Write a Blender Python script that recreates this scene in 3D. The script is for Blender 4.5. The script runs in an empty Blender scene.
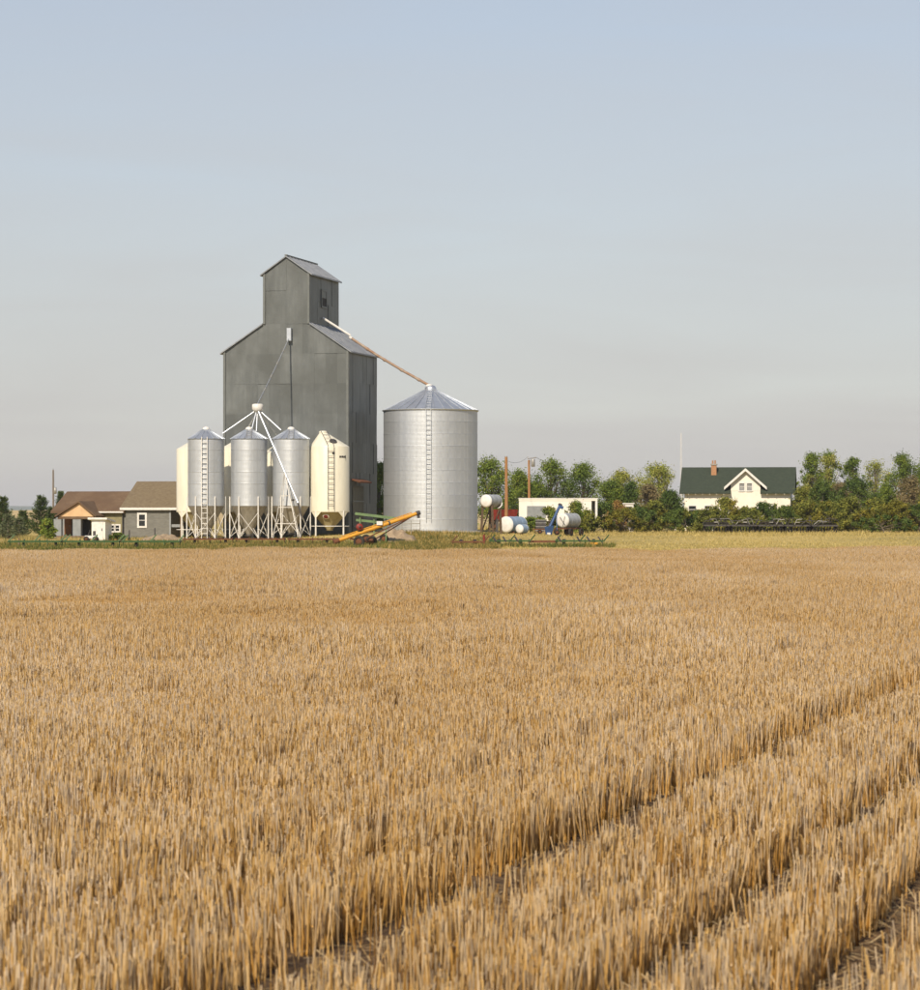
import bpy, math, random
import numpy as np
from mathutils import Vector, Matrix, noise as mnoise

R = math.radians
random.seed(7)
RNG = np.random.default_rng(11)
scn = bpy.context.scene
COL = scn.collection

# ------------------------------------------------------------------ camera
F, CX, HY, H = 2900.0, 460.0, 519.0, 1.9       # focal length / centre / horizon in photo pixels, eye height
cam_d = bpy.data.cameras.new('camera')
cam_d.sensor_fit = 'VERTICAL'
cam_d.sensor_height = 36.0
cam_d.sensor_width = 36.0
cam_d.lens = F / 990.0 * 36.0
cam_d.shift_y = (HY - 495.0) / 990.0
cam_d.clip_start = 0.5
cam_d.clip_end = 20000
cam_d.dof.use_dof = True
cam_d.dof.focus_distance = 75.0
cam_d.dof.aperture_fstop = 9.0
cam = bpy.data.objects.new('camera', cam_d)
COL.objects.link(cam)
cam.location = (0, 0, H)
cam.rotation_euler = (R(90), 0, 0)
scn.camera = cam

# ------------------------------------------------------------------ light
SUN_AZ, SUN_EL = 198.5, 41.0                    # azimuth clockwise from +Y (view direction): behind, to the left
world = bpy.data.worlds.new('World')
scn.world = world
world.use_nodes = True
wn = world.node_tree
wn.nodes.clear()
sky = wn.nodes.new('ShaderNodeTexSky')
sky.sky_type = 'NISHITA'
sky.sun_disc = False
sky.sun_elevation = R(SUN_EL)
sky.sun_rotation = R(SUN_AZ)
sky.altitude = 2000
sky.air_density = 1.15
sky.dust_density = 0.6
sky.ozone_density = 1.0
bg = wn.nodes.new('ShaderNodeBackground')
bg.inputs['Strength'].default_value = 0.117
wo = wn.nodes.new('ShaderNodeOutputWorld')
# smoky haze that thickens evenly towards the horizon, all the way round
tcw = wn.nodes.new('ShaderNodeTexCoord')
sep = wn.nodes.new('ShaderNodeSeparateXYZ')
wn.links.new(tcw.outputs['Generated'], sep.inputs[0])
mxz = wn.nodes.new('ShaderNodeMath'); mxz.operation = 'MAXIMUM'; mxz.inputs[1].default_value = 0.0
wn.links.new(sep.outputs[2], mxz.inputs[0])
mul = wn.nodes.new('ShaderNodeMath'); mul.operation = 'MULTIPLY'; mul.inputs[1].default_value = -3.0
wn.links.new(mxz.outputs[0], mul.inputs[0])
ex = wn.nodes.new('ShaderNodeMath'); ex.operation = 'EXPONENT'
wn.links.new(mul.outputs[0], ex.inputs[0])
hz = wn.nodes.new('ShaderNodeMix'); hz.data_type = 'RGBA'
# very faint uneven veils in the haze
mpw = wn.nodes.new('ShaderNodeMapping'); mpw.inputs['Scale'].default_value = (2.2, 2.2, 14.0)
wn.links.new(tcw.outputs['Generated'], mpw.inputs[0])
cno = wn.nodes.new('ShaderNodeTexNoise'); cno.inputs['Scale'].default_value = 2.4; cno.inputs['Detail'].default_value = 6.0; cno.inputs['Distortion'].default_value = 0.6
wn.links.new(mpw.outputs[0], cno.inputs['Vector'])
vma = wn.nodes.new('ShaderNodeMath'); vma.operation = 'MULTIPLY_ADD'; vma.inputs[1].default_value = 0.26
wn.links.new(cno.outputs['Fac'], vma.inputs[0])
sub = wn.nodes.new('ShaderNodeMath'); sub.operation = 'SUBTRACT'; sub.inputs[1].default_value = 0.13
wn.links.new(ex.outputs[0], sub.inputs[0])
wn.links.new(sub.outputs[0], vma.inputs[2])
vma.use_clamp = True
wn.links.new(vma.outputs[0], hz.inputs[0])
wn.links.new(sky.outputs[0], hz.inputs[6])
hz.inputs[7].default_value = (4.42, 4.27, 4.17, 1)
wn.links.new(hz.outputs[2], bg.inputs[0])
wn.links.new(bg.outputs[0], wo.inputs[0])

sd = bpy.data.lights.new('sun', 'SUN')
sd.energy = 5.0
sd.angle = R(1.4)
sd.color = (1.0, 0.87, 0.68)
sun = bpy.data.objects.new('sun', sd)
COL.objects.link(sun)
sv = Vector((math.sin(R(SUN_AZ)) * math.cos(R(SUN_EL)), math.cos(R(SUN_AZ)) * math.cos(R(SUN_EL)), math.sin(R(SUN_EL))))
sun.rotation_euler = sv.to_track_quat('Z', 'Y').to_euler()

scn.view_settings.view_transform = 'Standard'
scn.view_settings.look = 'None'
scn.view_settings.gamma = 1.0
scn.view_settings.exposure = 0.11

# ------------------------------------------------------------------ position helpers
def gz(x, y):
    """height of the ground"""
    t = min(1, max(0, (y - 212) / 85.0))
    z = 0.55 * t * t * (3 - 2 * t)
    a = max(0, 1 - ((x + 3.0) / 13.0) ** 2)
    b = min(1, max(0, (y - 222) / 20.0)) * min(1, max(0, (330 - y) / 40.0))
    z += 0.55 * a * b * b * (3 - 2 * b)
    if y > 700:
        z += -1.0 * min(1, (y - 700) / 500)
    return z

def P(px, py, Y):
    return Vector(((px - CX) / F * Y, Y, H + (HY - py) / F * Y))

def GX(px, Y):
    return (px - CX) / F * Y

def G(px, Y):
    x = GX(px, Y)
    return Vector((x, Y, gz(x, Y)))

# ------------------------------------------------------------------ materials
def nd(nt, t, **kw):
    n = nt.nodes.new(t)
    for k, v in kw.items():
        setattr(n, k, v)
    return n

MATS = {}
def mat(name, c1, c2=None, rough=0.7, metal=0.0, scale=3.0, stretch=(1, 1, 1), detail=5.0, bump=0.0, bump_scale=None,
        rnd=0.0, island=0.0, coord='Object', c3=None, big=0.05, transl=0.0, spec=0.3, lo=0.35, hi=0.65):
    m = bpy.data.materials.new(name)
    m.use_nodes = True
    nt = m.node_tree
    bs = nt.nodes['Principled BSDF']
    bs.inputs['Roughness'].default_value = rough
    bs.inputs['Metallic'].default_value = metal
    bs.inputs['Specular IOR Level'].default_value = spec
    L = nt.links.new
    tc = nd(nt, 'ShaderNodeTexCoord')
    geo = nd(nt, 'ShaderNodeNewGeometry')
    vec = geo.outputs['Position'] if coord == 'World' else tc.outputs['Object']
    mp = nd(nt, 'ShaderNodeMapping')
    mp.inputs['Scale'].default_value = stretch
    L(vec, mp.inputs['Vector'])
    no = nd(nt, 'ShaderNodeTexNoise')
    no.inputs['Scale'].default_value = scale
    no.inputs['Detail'].default_value = detail
    no.inputs['Roughness'].default_value = 0.6
    L(mp.outputs[0], no.inputs['Vector'])
    rp = nd(nt, 'ShaderNodeMapRange')
    rp.inputs['From Min'].default_value = lo
    rp.inputs['From Max'].default_value = hi
    L(no.outputs['Fac'], rp.inputs['Value'])
    mx = nd(nt, 'ShaderNodeMix', data_type='RGBA')
    mx.inputs[6].default_value = (*c1, 1)
    mx.inputs[7].default_value = (*(c2 or c1), 1)
    L(rp.outputs[0], mx.inputs[0])
    col = mx.outputs[2]
    if c3 is not None:
        n2 = nd(nt, 'ShaderNodeTexNoise')
        n2.inputs['Scale'].default_value = big
        n2.inputs['Detail'].default_value = 4
        L(geo.outputs['Position'], n2.inputs['Vector'])
        r2 = nd(nt, 'ShaderNodeMapRange')
        r2.inputs['From Min'].default_value = 0.42
        r2.inputs['From Max'].default_value = 0.62
        L(n2.outputs['Fac'], r2.inputs['Value'])
        m2 = nd(nt, 'ShaderNodeMix', data_type='RGBA')
        L(r2.outputs[0], m2.inputs[0])
        L(col, m2.inputs[6])
        m2.inputs[7].default_value = (*c3, 1)
        col = m2.outputs[2]
    if rnd or island:
        src = nd(nt, 'ShaderNodeObjectInfo').outputs['Random'] if rnd else geo.outputs['Random Per Island']
        amt = rnd or island
        r3 = nd(nt, 'ShaderNodeMapRange')
        r3.inputs['To Min'].default_value = 1 - amt
        r3.inputs['To Max'].default_value = 1 + amt
        L(src, r3.inputs['Value'])
        hs = nd(nt, 'ShaderNodeVectorMath', operation='SCALE')
        L(col, hs.inputs[0])
        L(r3.outputs[0], hs.inputs['Scale'])
        col = hs.outputs[0]
    L(col, bs.inputs['Base Color'])
    if bump:
        bp = nd(nt, 'ShaderNodeBump')
        bp.inputs['Strength'].default_value = bump
        bp.inputs['Distance'].default_value = 0.05
        if bump_scale:
            nb = nd(nt, 'ShaderNodeTexNoise')
            nb.inputs['Scale'].default_value = bump_scale
            nb.inputs['Detail'].default_value = 4
            L(vec, nb.inputs['Vector'])
            L(nb.outputs['Fac'], bp.inputs['Height'])
        else:
            L(no.outputs['Fac'], bp.inputs['Height'])
        L(bp.outputs[0], bs.inputs['Normal'])
    if transl:
        tr = nd(nt, 'ShaderNodeBsdfTranslucent')
        L(col, tr.inputs['Color'])
        ms = nd(nt, 'ShaderNodeMixShader')
        ms.inputs[0].default_value = transl
        out = nt.nodes['Material Output']
        L(bs.outputs[0], ms.inputs[1])
        L(tr.outputs[0], ms.inputs[2])
        L(ms.outputs[0], out.inputs['Surface'])
    MATS[name] = m
    return m

def ramp_mat(name, stops, rough=0.65, transl=0.0, noise_amt=0.35, nscale=0.25, spec=0.2, weather=None, vary=1.0):
    """colour picked per blade / leaf (random per island), shifted by a slow world-space noise"""
    m = bpy.data.materials.new(name)
    m.use_nodes = True
    nt = m.node_tree
    L = nt.links.new
    bs = nt.nodes['Principled BSDF']
    bs.inputs['Roughness'].default_value = rough
    bs.inputs['Specular IOR Level'].default_value = spec
    geo = nd(nt, 'ShaderNodeNewGeometry')
    no = nd(nt, 'ShaderNodeTexNoise')
    no.inputs['Scale'].default_value = nscale
    no.inputs['Detail'].default_value = 4
    L(geo.outputs['Position'], no.inputs['Vector'])
    a = nd(nt, 'ShaderNodeMath', operation='SUBTRACT')
    L(no.outputs['Fac'], a.inputs[0])
    a.inputs[1].default_value = 0.5
    b = nd(nt, 'ShaderNodeMath', operation='MULTIPLY_ADD')
    L(a.outputs[0], b.inputs[0])
    b.inputs[1].default_value = noise_amt * 3
    vr = nd(nt, 'ShaderNodeMapRange')
    vr.inputs['To Min'].default_value = 0.5 - vary / 2
    vr.inputs['To Max'].default_value = 0.5 + vary / 2
    L(geo.outputs['Random Per Island'], vr.inputs['Value'])
    L(vr.outputs[0], b.inputs[2])
    cr = nd(nt, 'ShaderNodeValToRGB')
    els = cr.color_ramp.elements
    while len(els) < len(stops):
        els.new(0.5)
    for e, (p, c) in zip(els, stops):
        e.position = p
        e.color = (*c, 1)
    L(b.outputs[0], cr.inputs[0])
    colr = cr.outputs[0]
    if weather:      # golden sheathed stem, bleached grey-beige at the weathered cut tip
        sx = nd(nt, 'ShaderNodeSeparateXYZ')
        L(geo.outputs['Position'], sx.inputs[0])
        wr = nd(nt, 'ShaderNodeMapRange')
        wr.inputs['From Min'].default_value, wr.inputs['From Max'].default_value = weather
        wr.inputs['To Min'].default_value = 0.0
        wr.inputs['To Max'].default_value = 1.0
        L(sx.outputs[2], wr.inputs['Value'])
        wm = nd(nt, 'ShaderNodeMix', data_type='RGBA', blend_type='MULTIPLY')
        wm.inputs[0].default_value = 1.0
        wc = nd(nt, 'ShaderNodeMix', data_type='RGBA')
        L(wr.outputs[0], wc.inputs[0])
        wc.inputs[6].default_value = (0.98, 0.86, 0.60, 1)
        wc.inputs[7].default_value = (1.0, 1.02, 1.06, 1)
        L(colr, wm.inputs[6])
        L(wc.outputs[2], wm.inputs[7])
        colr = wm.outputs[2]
    if weather:      # broad patches of greyer, rain-bleached straw lying along the combine passes
        rt = nd(nt, 'ShaderNodeMapping')
        rt.inputs['Rotation'].default_value = (0, 0, R(15.5))
        rt.inputs['Scale'].default_value = (0.16, 0.035, 0.0)
        L(geo.outputs['Position'], rt.inputs['Vector'])
        bn = nd(nt, 'ShaderNodeTexNoise')
        bn.inputs['Scale'].default_value = 1.0
        bn.inputs['Detail'].default_value = 5
        L(rt.outputs[0], bn.inputs['Vector'])
        br_ = nd(nt, 'ShaderNodeMapRange')
        br_.inputs['From Min'].default_value = 0.36
        br_.inputs['From Max'].default_value = 0.64
        L(bn.outputs['Fac'], br_.inputs['Value'])
        bc_ = nd(nt, 'ShaderNodeMix', data_type='RGBA')
        bc_.inputs[6].default_value = (0.95, 0.89, 0.82, 1)
        bc_.inputs[7].default_value = (1.1, 1.13, 1.30, 1)
        L(br_.outputs[0], bc_.inputs[0])
        bm = nd(nt, 'ShaderNodeMix', data_type='RGBA', blend_type='MULTIPLY')
        bm.inputs[0].default_value = 1.0
        L(colr, bm.inputs[6])
        L(bc_.outputs[2], bm.inputs[7])
        colr = bm.outputs[2]
    L(colr, bs.inputs['Base Color'])
    if transl:
        tr = nd(nt, 'ShaderNodeBsdfTranslucent')
        L(colr, tr.inputs['Color'])
        ms = nd(nt, 'ShaderNodeMixShader')
        ms.inputs[0].default_value = transl
        L(bs.outputs[0], ms.inputs[1])
        L(tr.outputs[0], ms.inputs[2])
        L(ms.outputs[0], nt.nodes['Material Output'].inputs['Surface'])
    MATS[name] = m
    return m

M = MATS
mat('tin', (0.134, 0.145, 0.145), (0.174, 0.185, 0.183), rough=0.5, metal=0.5, scale=1.2, stretch=(1.6, 1.6, 0.35), rnd=0.10, bump=0.15, bump_scale=9, c3=(0.124, 0.132, 0.128), big=0.35)
mat('tin_trim', (0.165, 0.175, 0.17), (0.14, 0.15, 0.145), rough=0.5, metal=0.3, scale=2)
mat('tin_core', (0.10, 0.10, 0.085), (0.13, 0.125, 0.1), rough=0.8)
mat('tin_roof', (0.23, 0.245, 0.27), (0.30, 0.315, 0.34), rough=0.5, metal=0.4, scale=1.5, stretch=(2, .5, 2), rnd=0.06)
mat('galv', (0.47, 0.495, 0.53), (0.56, 0.585, 0.615), rough=0.54, metal=0.68, scale=1.4, stretch=(3, 3, 0.5), rnd=0.03)
mat('galv_roof', (0.55, 0.58, 0.63), (0.66, 0.69, 0.73), rough=0.42, metal=0.8, scale=1.5, rnd=0.07)
mat('galv_hopper_shade', (0.36, 0.34, 0.30), (0.27, 0.25, 0.215), rough=0.6, metal=0.45, scale=2, stretch=(2, 2, .6))  # galvanized steel, the shade under the bins put into its brown-grey colour
mat('white_paint', (0.70, 0.69, 0.67), (0.60, 0.58, 0.55), rough=0.5, scale=3)
mat('cream', (0.72, 0.685, 0.565), (0.63, 0.595, 0.48), rough=0.38, scale=0.9, stretch=(2, 2, .4), spec=0.5)
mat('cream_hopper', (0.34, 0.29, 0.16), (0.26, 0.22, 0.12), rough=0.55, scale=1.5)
mat('black', (0.02, 0.02, 0.02), (0.035, 0.033, 0.03), rough=0.7, scale=4)
mat('dark_metal', (0.055, 0.055, 0.06), (0.09, 0.08, 0.075), rough=0.6, metal=0.3, scale=5)
mat('rust', (0.17, 0.065, 0.03), (0.10, 0.045, 0.025), rough=0.85, scale=5)
mat('rusty_pipe', (0.30, 0.16, 0.085), (0.40, 0.34, 0.28), rough=0.7, metal=0.2, scale=1.6, detail=6)
mat('green_paint', (0.03, 0.075, 0.022), (0.05, 0.10, 0.03), rough=0.5, scale=4)
mat('pale_green', (0.16, 0.24, 0.11), (0.11, 0.17, 0.08), rough=0.6, scale=3)
mat('yellow_paint', (0.62, 0.31, 0.03), (0.5, 0.24, 0.03), rough=0.5, scale=3)
mat('red_paint', (0.23, 0.03, 0.02), (0.15, 0.025, 0.02), rough=0.5, scale=3)
mat('blue_paint', (0.035, 0.085, 0.22), (0.03, 0.06, 0.14), rough=0.45, scale=3)
mat('rubber', (0.022, 0.02, 0.018), (0.04, 0.036, 0.03), rough=0.9, scale=6)
mat('wood_pole', (0.38, 0.20, 0.085), (0.28, 0.14, 0.06), rough=0.85, scale=4, stretch=(6, 6, .4))
mat('grey_pole', (0.20, 0.165, 0.13), (0.14, 0.12, 0.1), rough=0.85, scale=4, stretch=(6, 6, .4))
mat('grey_siding', (0.145, 0.143, 0.13), (0.19, 0.188, 0.172), rough=0.85, scale=2.5, stretch=(1, 1, 3), detail=7)
mat('light_siding', (0.27, 0.285, 0.295), (0.22, 0.235, 0.245), rough=0.85, scale=2.5)
mat('tan_siding', (0.26, 0.23, 0.13), (0.21, 0.19, 0.11), rough=0.85, scale=2.5)
mat('peach', (0.62, 0.42, 0.24), (0.55, 0.36, 0.20), rough=0.8, scale=2)
mat('brown_shingle', (0.125, 0.078, 0.046), (0.165, 0.11, 0.068), rough=0.9, scale=4, detail=8, bump=0.3, c3=(0.12, 0.075, 0.045), big=0.6)
mat('tan_shingle', (0.185, 0.145, 0.09), (0.14, 0.105, 0.065), rough=0.9, scale=4, detail=8, bump=0.3)
mat('green_roof', (0.030, 0.041, 0.028), (0.042, 0.054, 0.037), rough=0.8, scale=3, detail=7, bump=0.2)
mat('cream_wall', (0.77, 0.735, 0.65), (0.72, 0.68, 0.59), rough=0.75, scale=1.5)
mat('white_wall', (0.78, 0.76, 0.70), (0.72, 0.70, 0.63), rough=0.6, scale=1.2)
mat('brick', (0.42, 0.22, 0.11), (0.34, 0.18, 0.10), rough=0.9, scale=6)
mat('door_brown', (0.30, 0.13, 0.05), (0.22, 0.10, 0.04), rough=0.8, scale=3)
mat('glass', (0.015, 0.018, 0.02), (0.03, 0.033, 0.036), rough=0.12, scale=2, spec=0.6)
mat('bark', (0.11, 0.085, 0.06), (0.17, 0.14, 0.105), rough=0.95, scale=6, bump=0.4)
mat('dirt', (0.38, 0.29, 0.19), (0.25, 0.18, 0.115), rough=0.95, scale=3, bump=0.5)
mat('concrete', (0.36, 0.34, 0.30), (0.28, 0.26, 0.22), rough=0.9, scale=3)
mat('old_wood', (0.22, 0.155, 0.10), (0.15, 0.105, 0.07), rough=0.9, scale=5)
mat('tank_grey', (0.34, 0.36, 0.385), (0.27, 0.285, 0.305), rough=0.5, scale=2)
mat('tank_blue', (0.23, 0.31, 0.42), (0.19, 0.26, 0.35), rough=0.5, scale=2)
mat('dark_wood', (0.075, 0.05, 0.032), (0.11, 0.075, 0.05), rough=0.9, scale=5)
mat('pane_sky_grey', (0.30, 0.30, 0.30), (0.22, 0.22, 0.22), rough=0.2, spec=0.6, scale=2)  # pale grey painted in for the sky reflected by the dormer panes
mat('steel', (0.30, 0.29, 0.27), (0.4, 0.39, 0.37), rough=0.5, metal=0.5, scale=5)
mat('soil', (0.042, 0.025, 0.014), (0.115, 0.068, 0.034), rough=1.0, scale=7, detail=9, coord='World', bump=0.6, c3=(0.09, 0.053, 0.027), big=0.25, lo=.3, hi=.7)
mat('dry_turf', (0.50, 0.37, 0.125), (0.40, 0.30, 0.10), rough=1.0, scale=1.4, detail=8, coord='World', c3=(0.30, 0.235, 0.075), big=0.06)
mat('far_stubble', (0.50, 0.36, 0.15), (0.44, 0.32, 0.14), rough=1.0, scale=0.01, coord='World')
mat('far_hill', (0.17, 0.20, 0.17), (0.13, 0.16, 0.15), rough=1.0, scale=0.003, coord='World')

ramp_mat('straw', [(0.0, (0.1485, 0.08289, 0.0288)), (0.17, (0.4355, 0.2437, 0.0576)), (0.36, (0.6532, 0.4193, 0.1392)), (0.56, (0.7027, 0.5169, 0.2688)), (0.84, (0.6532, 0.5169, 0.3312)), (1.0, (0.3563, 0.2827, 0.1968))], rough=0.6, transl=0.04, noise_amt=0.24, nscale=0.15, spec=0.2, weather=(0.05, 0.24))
ramp_mat('litter', [(0.0, (0.16, 0.09, 0.04)), (0.5, (0.34, 0.22, 0.09)), (1.0, (0.54, 0.41, 0.22))], rough=0.7, noise_amt=0.1)
ramp_mat('leaf_green', [(0.0, (0.05334, 0.08903, 0.01462)), (0.45, (0.1239, 0.1798, 0.02681)), (0.8, (0.2095, 0.2569, 0.03656)), (1.0, (0.3239, 0.3082, 0.05482))], transl=0.25, noise_amt=0.45, nscale=0.55, vary=0.5)
ramp_mat('leaf_dark', [(0.0, (0.03429, 0.06506, 0.01462)), (0.5, (0.0762, 0.1199, 0.02193)), (1.0, (0.1619, 0.1969, 0.03656))], transl=0.2, noise_amt=0.45, nscale=0.55, vary=0.5)
ramp_mat('leaf_pale', [(0.0, (0.1143, 0.1455, 0.02437)), (0.4, (0.2476, 0.2825, 0.04873)), (0.8, (0.4, 0.3767, 0.09143)), (1.0, (0.5715, 0.4452, 0.1705))], transl=0.25, noise_amt=0.45, nscale=0.55, vary=0.5)
ramp_mat('leaf_olive', [(0.0, (0.069, 0.0891, 0.02194)), (0.45, (0.1587, 0.175, 0.03135)), (0.8, (0.276, 0.2673, 0.04389)), (1.0, (0.3864, 0.324, 0.07838))], transl=0.2, noise_amt=0.45, nscale=0.55, vary=0.5)
ramp_mat('leaf_gold', [(0.0, (0.07728, 0.085, 0.01568)), (0.45, (0.1777, 0.165, 0.0209)), (0.8, (0.2782, 0.235, 0.03135)), (1.0, (0.3246, 0.25, 0.05225))], transl=0.2, noise_amt=0.45, nscale=0.55, vary=0.5)
ramp_mat('leaf_russet', [(0.0, (0.102, 0.0825, 0.0375)), (0.5, (0.2167, 0.1725, 0.0825)), (1.0, (0.3187, 0.24, 0.12))], transl=0.2, noise_amt=0.45, nscale=0.55, vary=0.5)
ramp_mat('leaf_orange', [(0.0, (0.16, 0.084, 0.02)), (0.5, (0.304, 0.1785, 0.05)), (1.0, (0.368, 0.252, 0.09))], transl=0.2, noise_amt=0.45, nscale=0.55, vary=0.5)
ramp_mat('needle', [(0.0, (0.0243, 0.0473, 0.0162)), (0.5, (0.0607, 0.0945, 0.027)), (1.0, (0.1283, 0.1553, 0.0473))], transl=0.1, noise_amt=0.25, nscale=0.9)
ramp_mat('needle_pale', [(0.0, (0.0607, 0.081, 0.0405)), (0.5, (0.1215, 0.1485, 0.0743)), (1.0, (0.2025, 0.216, 0.1148))], transl=0.1, noise_amt=0.2, nscale=0.9)
ramp_mat('weed_green', [(0.0, (0.04, 0.065, 0.012)), (0.45, (0.10, 0.13, 0.025)), (0.75, (0.22, 0.19, 0.045)), (1.0, (0.42, 0.29, 0.10))], transl=0.2, noise_amt=0.4, nscale=0.35)
ramp_mat('weed_brown', [(0.0, (0.055, 0.075, 0.018)), (0.4, (0.13, 0.125, 0.03)), (0.75, (0.30, 0.215, 0.06)), (1.0, (0.48, 0.34, 0.12))], transl=0.2, noise_amt=0.35, nscale=0.35)
ramp_mat('weed_gold', [(0.0, (0.22, 0.19, 0.055)), (0.4, (0.43, 0.335, 0.11)), (1.0, (0.58, 0.46, 0.19))], transl=0.2, noise_amt=0.35, nscale=0.12)

# ------------------------------------------------------------------ object helpers
def tag(o, label=None, cat=None, group=None, kind=None):
    if label: o['label'] = label
    if cat: o['category'] = cat
    if group: o['group'] = group
    if kind: o['kind'] = kind
    return o

def thing(name, loc, label, cat, group=None):
    o = bpy.data.objects.new(name, None)
    o.empty_display_size = 0.2
    COL.objects.link(o)
    o.location = loc
    return tag(o, label, cat, group)

def root_loc(p):
    while p.parent is not None:
        p = p.parent
    return Vector(p.location)

def link(name, me, m, parent=None, loc=None):
    o = bpy.data.objects.new(name, me)
    COL.objects.link(o)
    if m is not None and not me.materials:
        me.materials.append(MATS[m] if isinstance(m, str) else m)
    if parent is not None:
        o.parent = parent
    if loc is not None:
        o.location = loc
    return o

def fast_mesh(name, verts, faces):
    """verts (n,3), faces (m,k): every face has k corners"""
    me = bpy.data.meshes.new(name)
    verts = np.ascontiguousarray(verts, dtype=np.float32)
    faces = np.ascontiguousarray(faces, dtype=np.int32)
    n, k = faces.shape
    me.vertices.add(len(verts))
    me.vertices.foreach_set('co', verts.ravel())
    me.loops.add(n * k)
    me.loops.foreach_set('vertex_index', faces.ravel())
    me.polygons.add(n)
    me.polygons.foreach_set('loop_start', np.arange(0, n * k, k, dtype=np.int32))
    me.polygons.foreach_set('loop_total', np.full(n, k, dtype=np.int32))
    me.update(calc_edges=True)
    return me

class MB:
    """collects shapes in world coordinates, builds ONE mesh object"""
    def __init__(s):
        s.v, s.f, s.sm = [], [], []
    def add(s, vs, fs, smooth=False):
        b = len(s.v)
        s.v += [Vector(p) for p in vs]
        s.f += [tuple(i + b for i in f) for f in fs]
        s.sm += [smooth] * len(fs)
        return s
    def hexa(s, p):     # 4 bottom, 4 top
        return s.add(p, [(3, 2, 1, 0), (4, 5, 6, 7), (0, 1, 5, 4), (1, 2, 6, 5), (2, 3, 7, 6), (3, 0, 4, 7)])
    def box(s, c, sx, sy, sz, yaw=0.0):
        c = Vector(c)
        ca, sa = math.cos(yaw), math.sin(yaw)
        pts = []
        for z in (-sz / 2, sz / 2):
            for x, y in ((-1, -1), (1, -1), (1, 1), (-1, 1)):
                x_, y_ = x * sx / 2, y * sy / 2
                pts.append(c + Vector((x_ * ca - y_ * sa, x_ * sa + y_ * ca, z)))
        return s.hexa(pts)
    def beam(s, a, b, w, h=None):
        a, b = Vector(a), Vector(b)
        h = h or w
        d = (b - a).normalized()
        up = Vector((0, 0, 1)) if abs(d.z) < 0.95 else Vector((0, 1, 0))
        sd_ = d.cross(up).normalized() * (w / 2)
        u = sd_.cross(d).normalized() * (h / 2)
        return s.hexa([a - sd_ - u, a + sd_ - u, b + sd_ - u, b - sd_ - u, a - sd_ + u, a + sd_ + u, b + sd_ + u, b - sd_ + u])
    def tube(s, a, b, r0, r1=None, n=10, caps=True):
        return s.path([a, b], [r0, r0 if r1 is None else r1], n, caps)
    def path(s, pts, rs, n=8, caps=True):
        pts = [Vector(p) for p in pts]
        vs, fs = [], []
        up = None
        for i, p in enumerate(pts):
            d = (pts[min(i + 1, len(pts) - 1)] - pts[max(i - 1, 0)]).normalized()
            if up is None:
                up = Vector((0, 0, 1)) if abs(d.z) < 0.9 else Vector((1, 0, 0))
            e1 = d.cross(up).normalized()
            e2 = e1.cross(d).normalized()
            up = e2
            for k in range(n):
                t = 2 * math.pi * k / n
                vs.append(p + (e1 * math.cos(t) + e2 * math.sin(t)) * rs[i])
        for i in range(len(pts) - 1):
            for k in range(n):
                a, b = i * n + k, i * n + (k + 1) % n
                fs.append((a, b, b + n, a + n))
        s.add(vs, fs, True)
        if caps:
            s.add(vs[:n], [tuple(range(n))[::-1]])
            s.add(vs[-n:], [tuple(range(n))])
        return s
    def lathe(s, prof, c, n=40, t0=0.0, t1=2 * math.pi, axis=None, smooth=True):
        c = Vector(c)
        full = abs(t1 - t0 - 2 * math.pi) < 1e-6
        m = n if full else n + 1
        mtx = Matrix.Identity(3) if axis is None else Vector(axis).to_track_quat('Z', 'Y').to_matrix()
        vs, fs = [], []
        for r, z in prof:
            for k in range(m):
                t = t0 + (t1 - t0) * k / n
                vs.append(c + mtx @ Vector((r * math.cos(t), r * math.sin(t), z)))
        for i in range(len(prof) - 1):
            for k in range(n):
                k2 = (k + 1) % m
                fs.append((i * m + k, i * m + k2, (i + 1) * m + k2, (i + 1) * m + k))
        return s.add(vs, fs, smooth)
    def prism(s, poly, ext):
        poly = [Vector(p) for p in poly]
        ext = Vector(ext)
        n = len(poly)
        vs = poly + [p + ext for p in poly]
        fs = [tuple(range(n)), tuple(range(2 * n - 1, n - 1, -1))] + [(i, i + n, (i + 1) % n + n, (i + 1) % n) for i in range(n)]
        return s.add(vs, fs)
    def build(s, name, m, parent=None, loc=None):
        org = root_loc(parent) if parent is not None else Vector(loc or (0, 0, 0))
        me = bpy.data.meshes.new(name)
        me.from_pydata([tuple(p - org) for p in s.v], [], s.f)
        me.polygons.foreach_set('use_smooth', s.sm)
        me.update()
        return link(name, me, m, parent, None if parent is not None else org)

def wheel(parent, c, r, w, axis, mt='rubber', rimm='rust', name='wheel'):
    o = MB().lathe([(r * .62, -w / 2), (r * .94, -w / 2), (r, -w * .28), (r, w * .28), (r * .94, w / 2), (r * .62, w / 2), (r * .62, -w / 2)], c, 22, axis=axis).build(name, mt, parent)
    b = MB().lathe([(0, -w * .3), (r * .2, -w * .34), (r * .62, -w * .2), (r * .62, w * .2), (r * .2, w * .34), (0, w * .3)], c, 18, axis=axis)
    b.build('rim', rimm, o)
    return o

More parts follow.
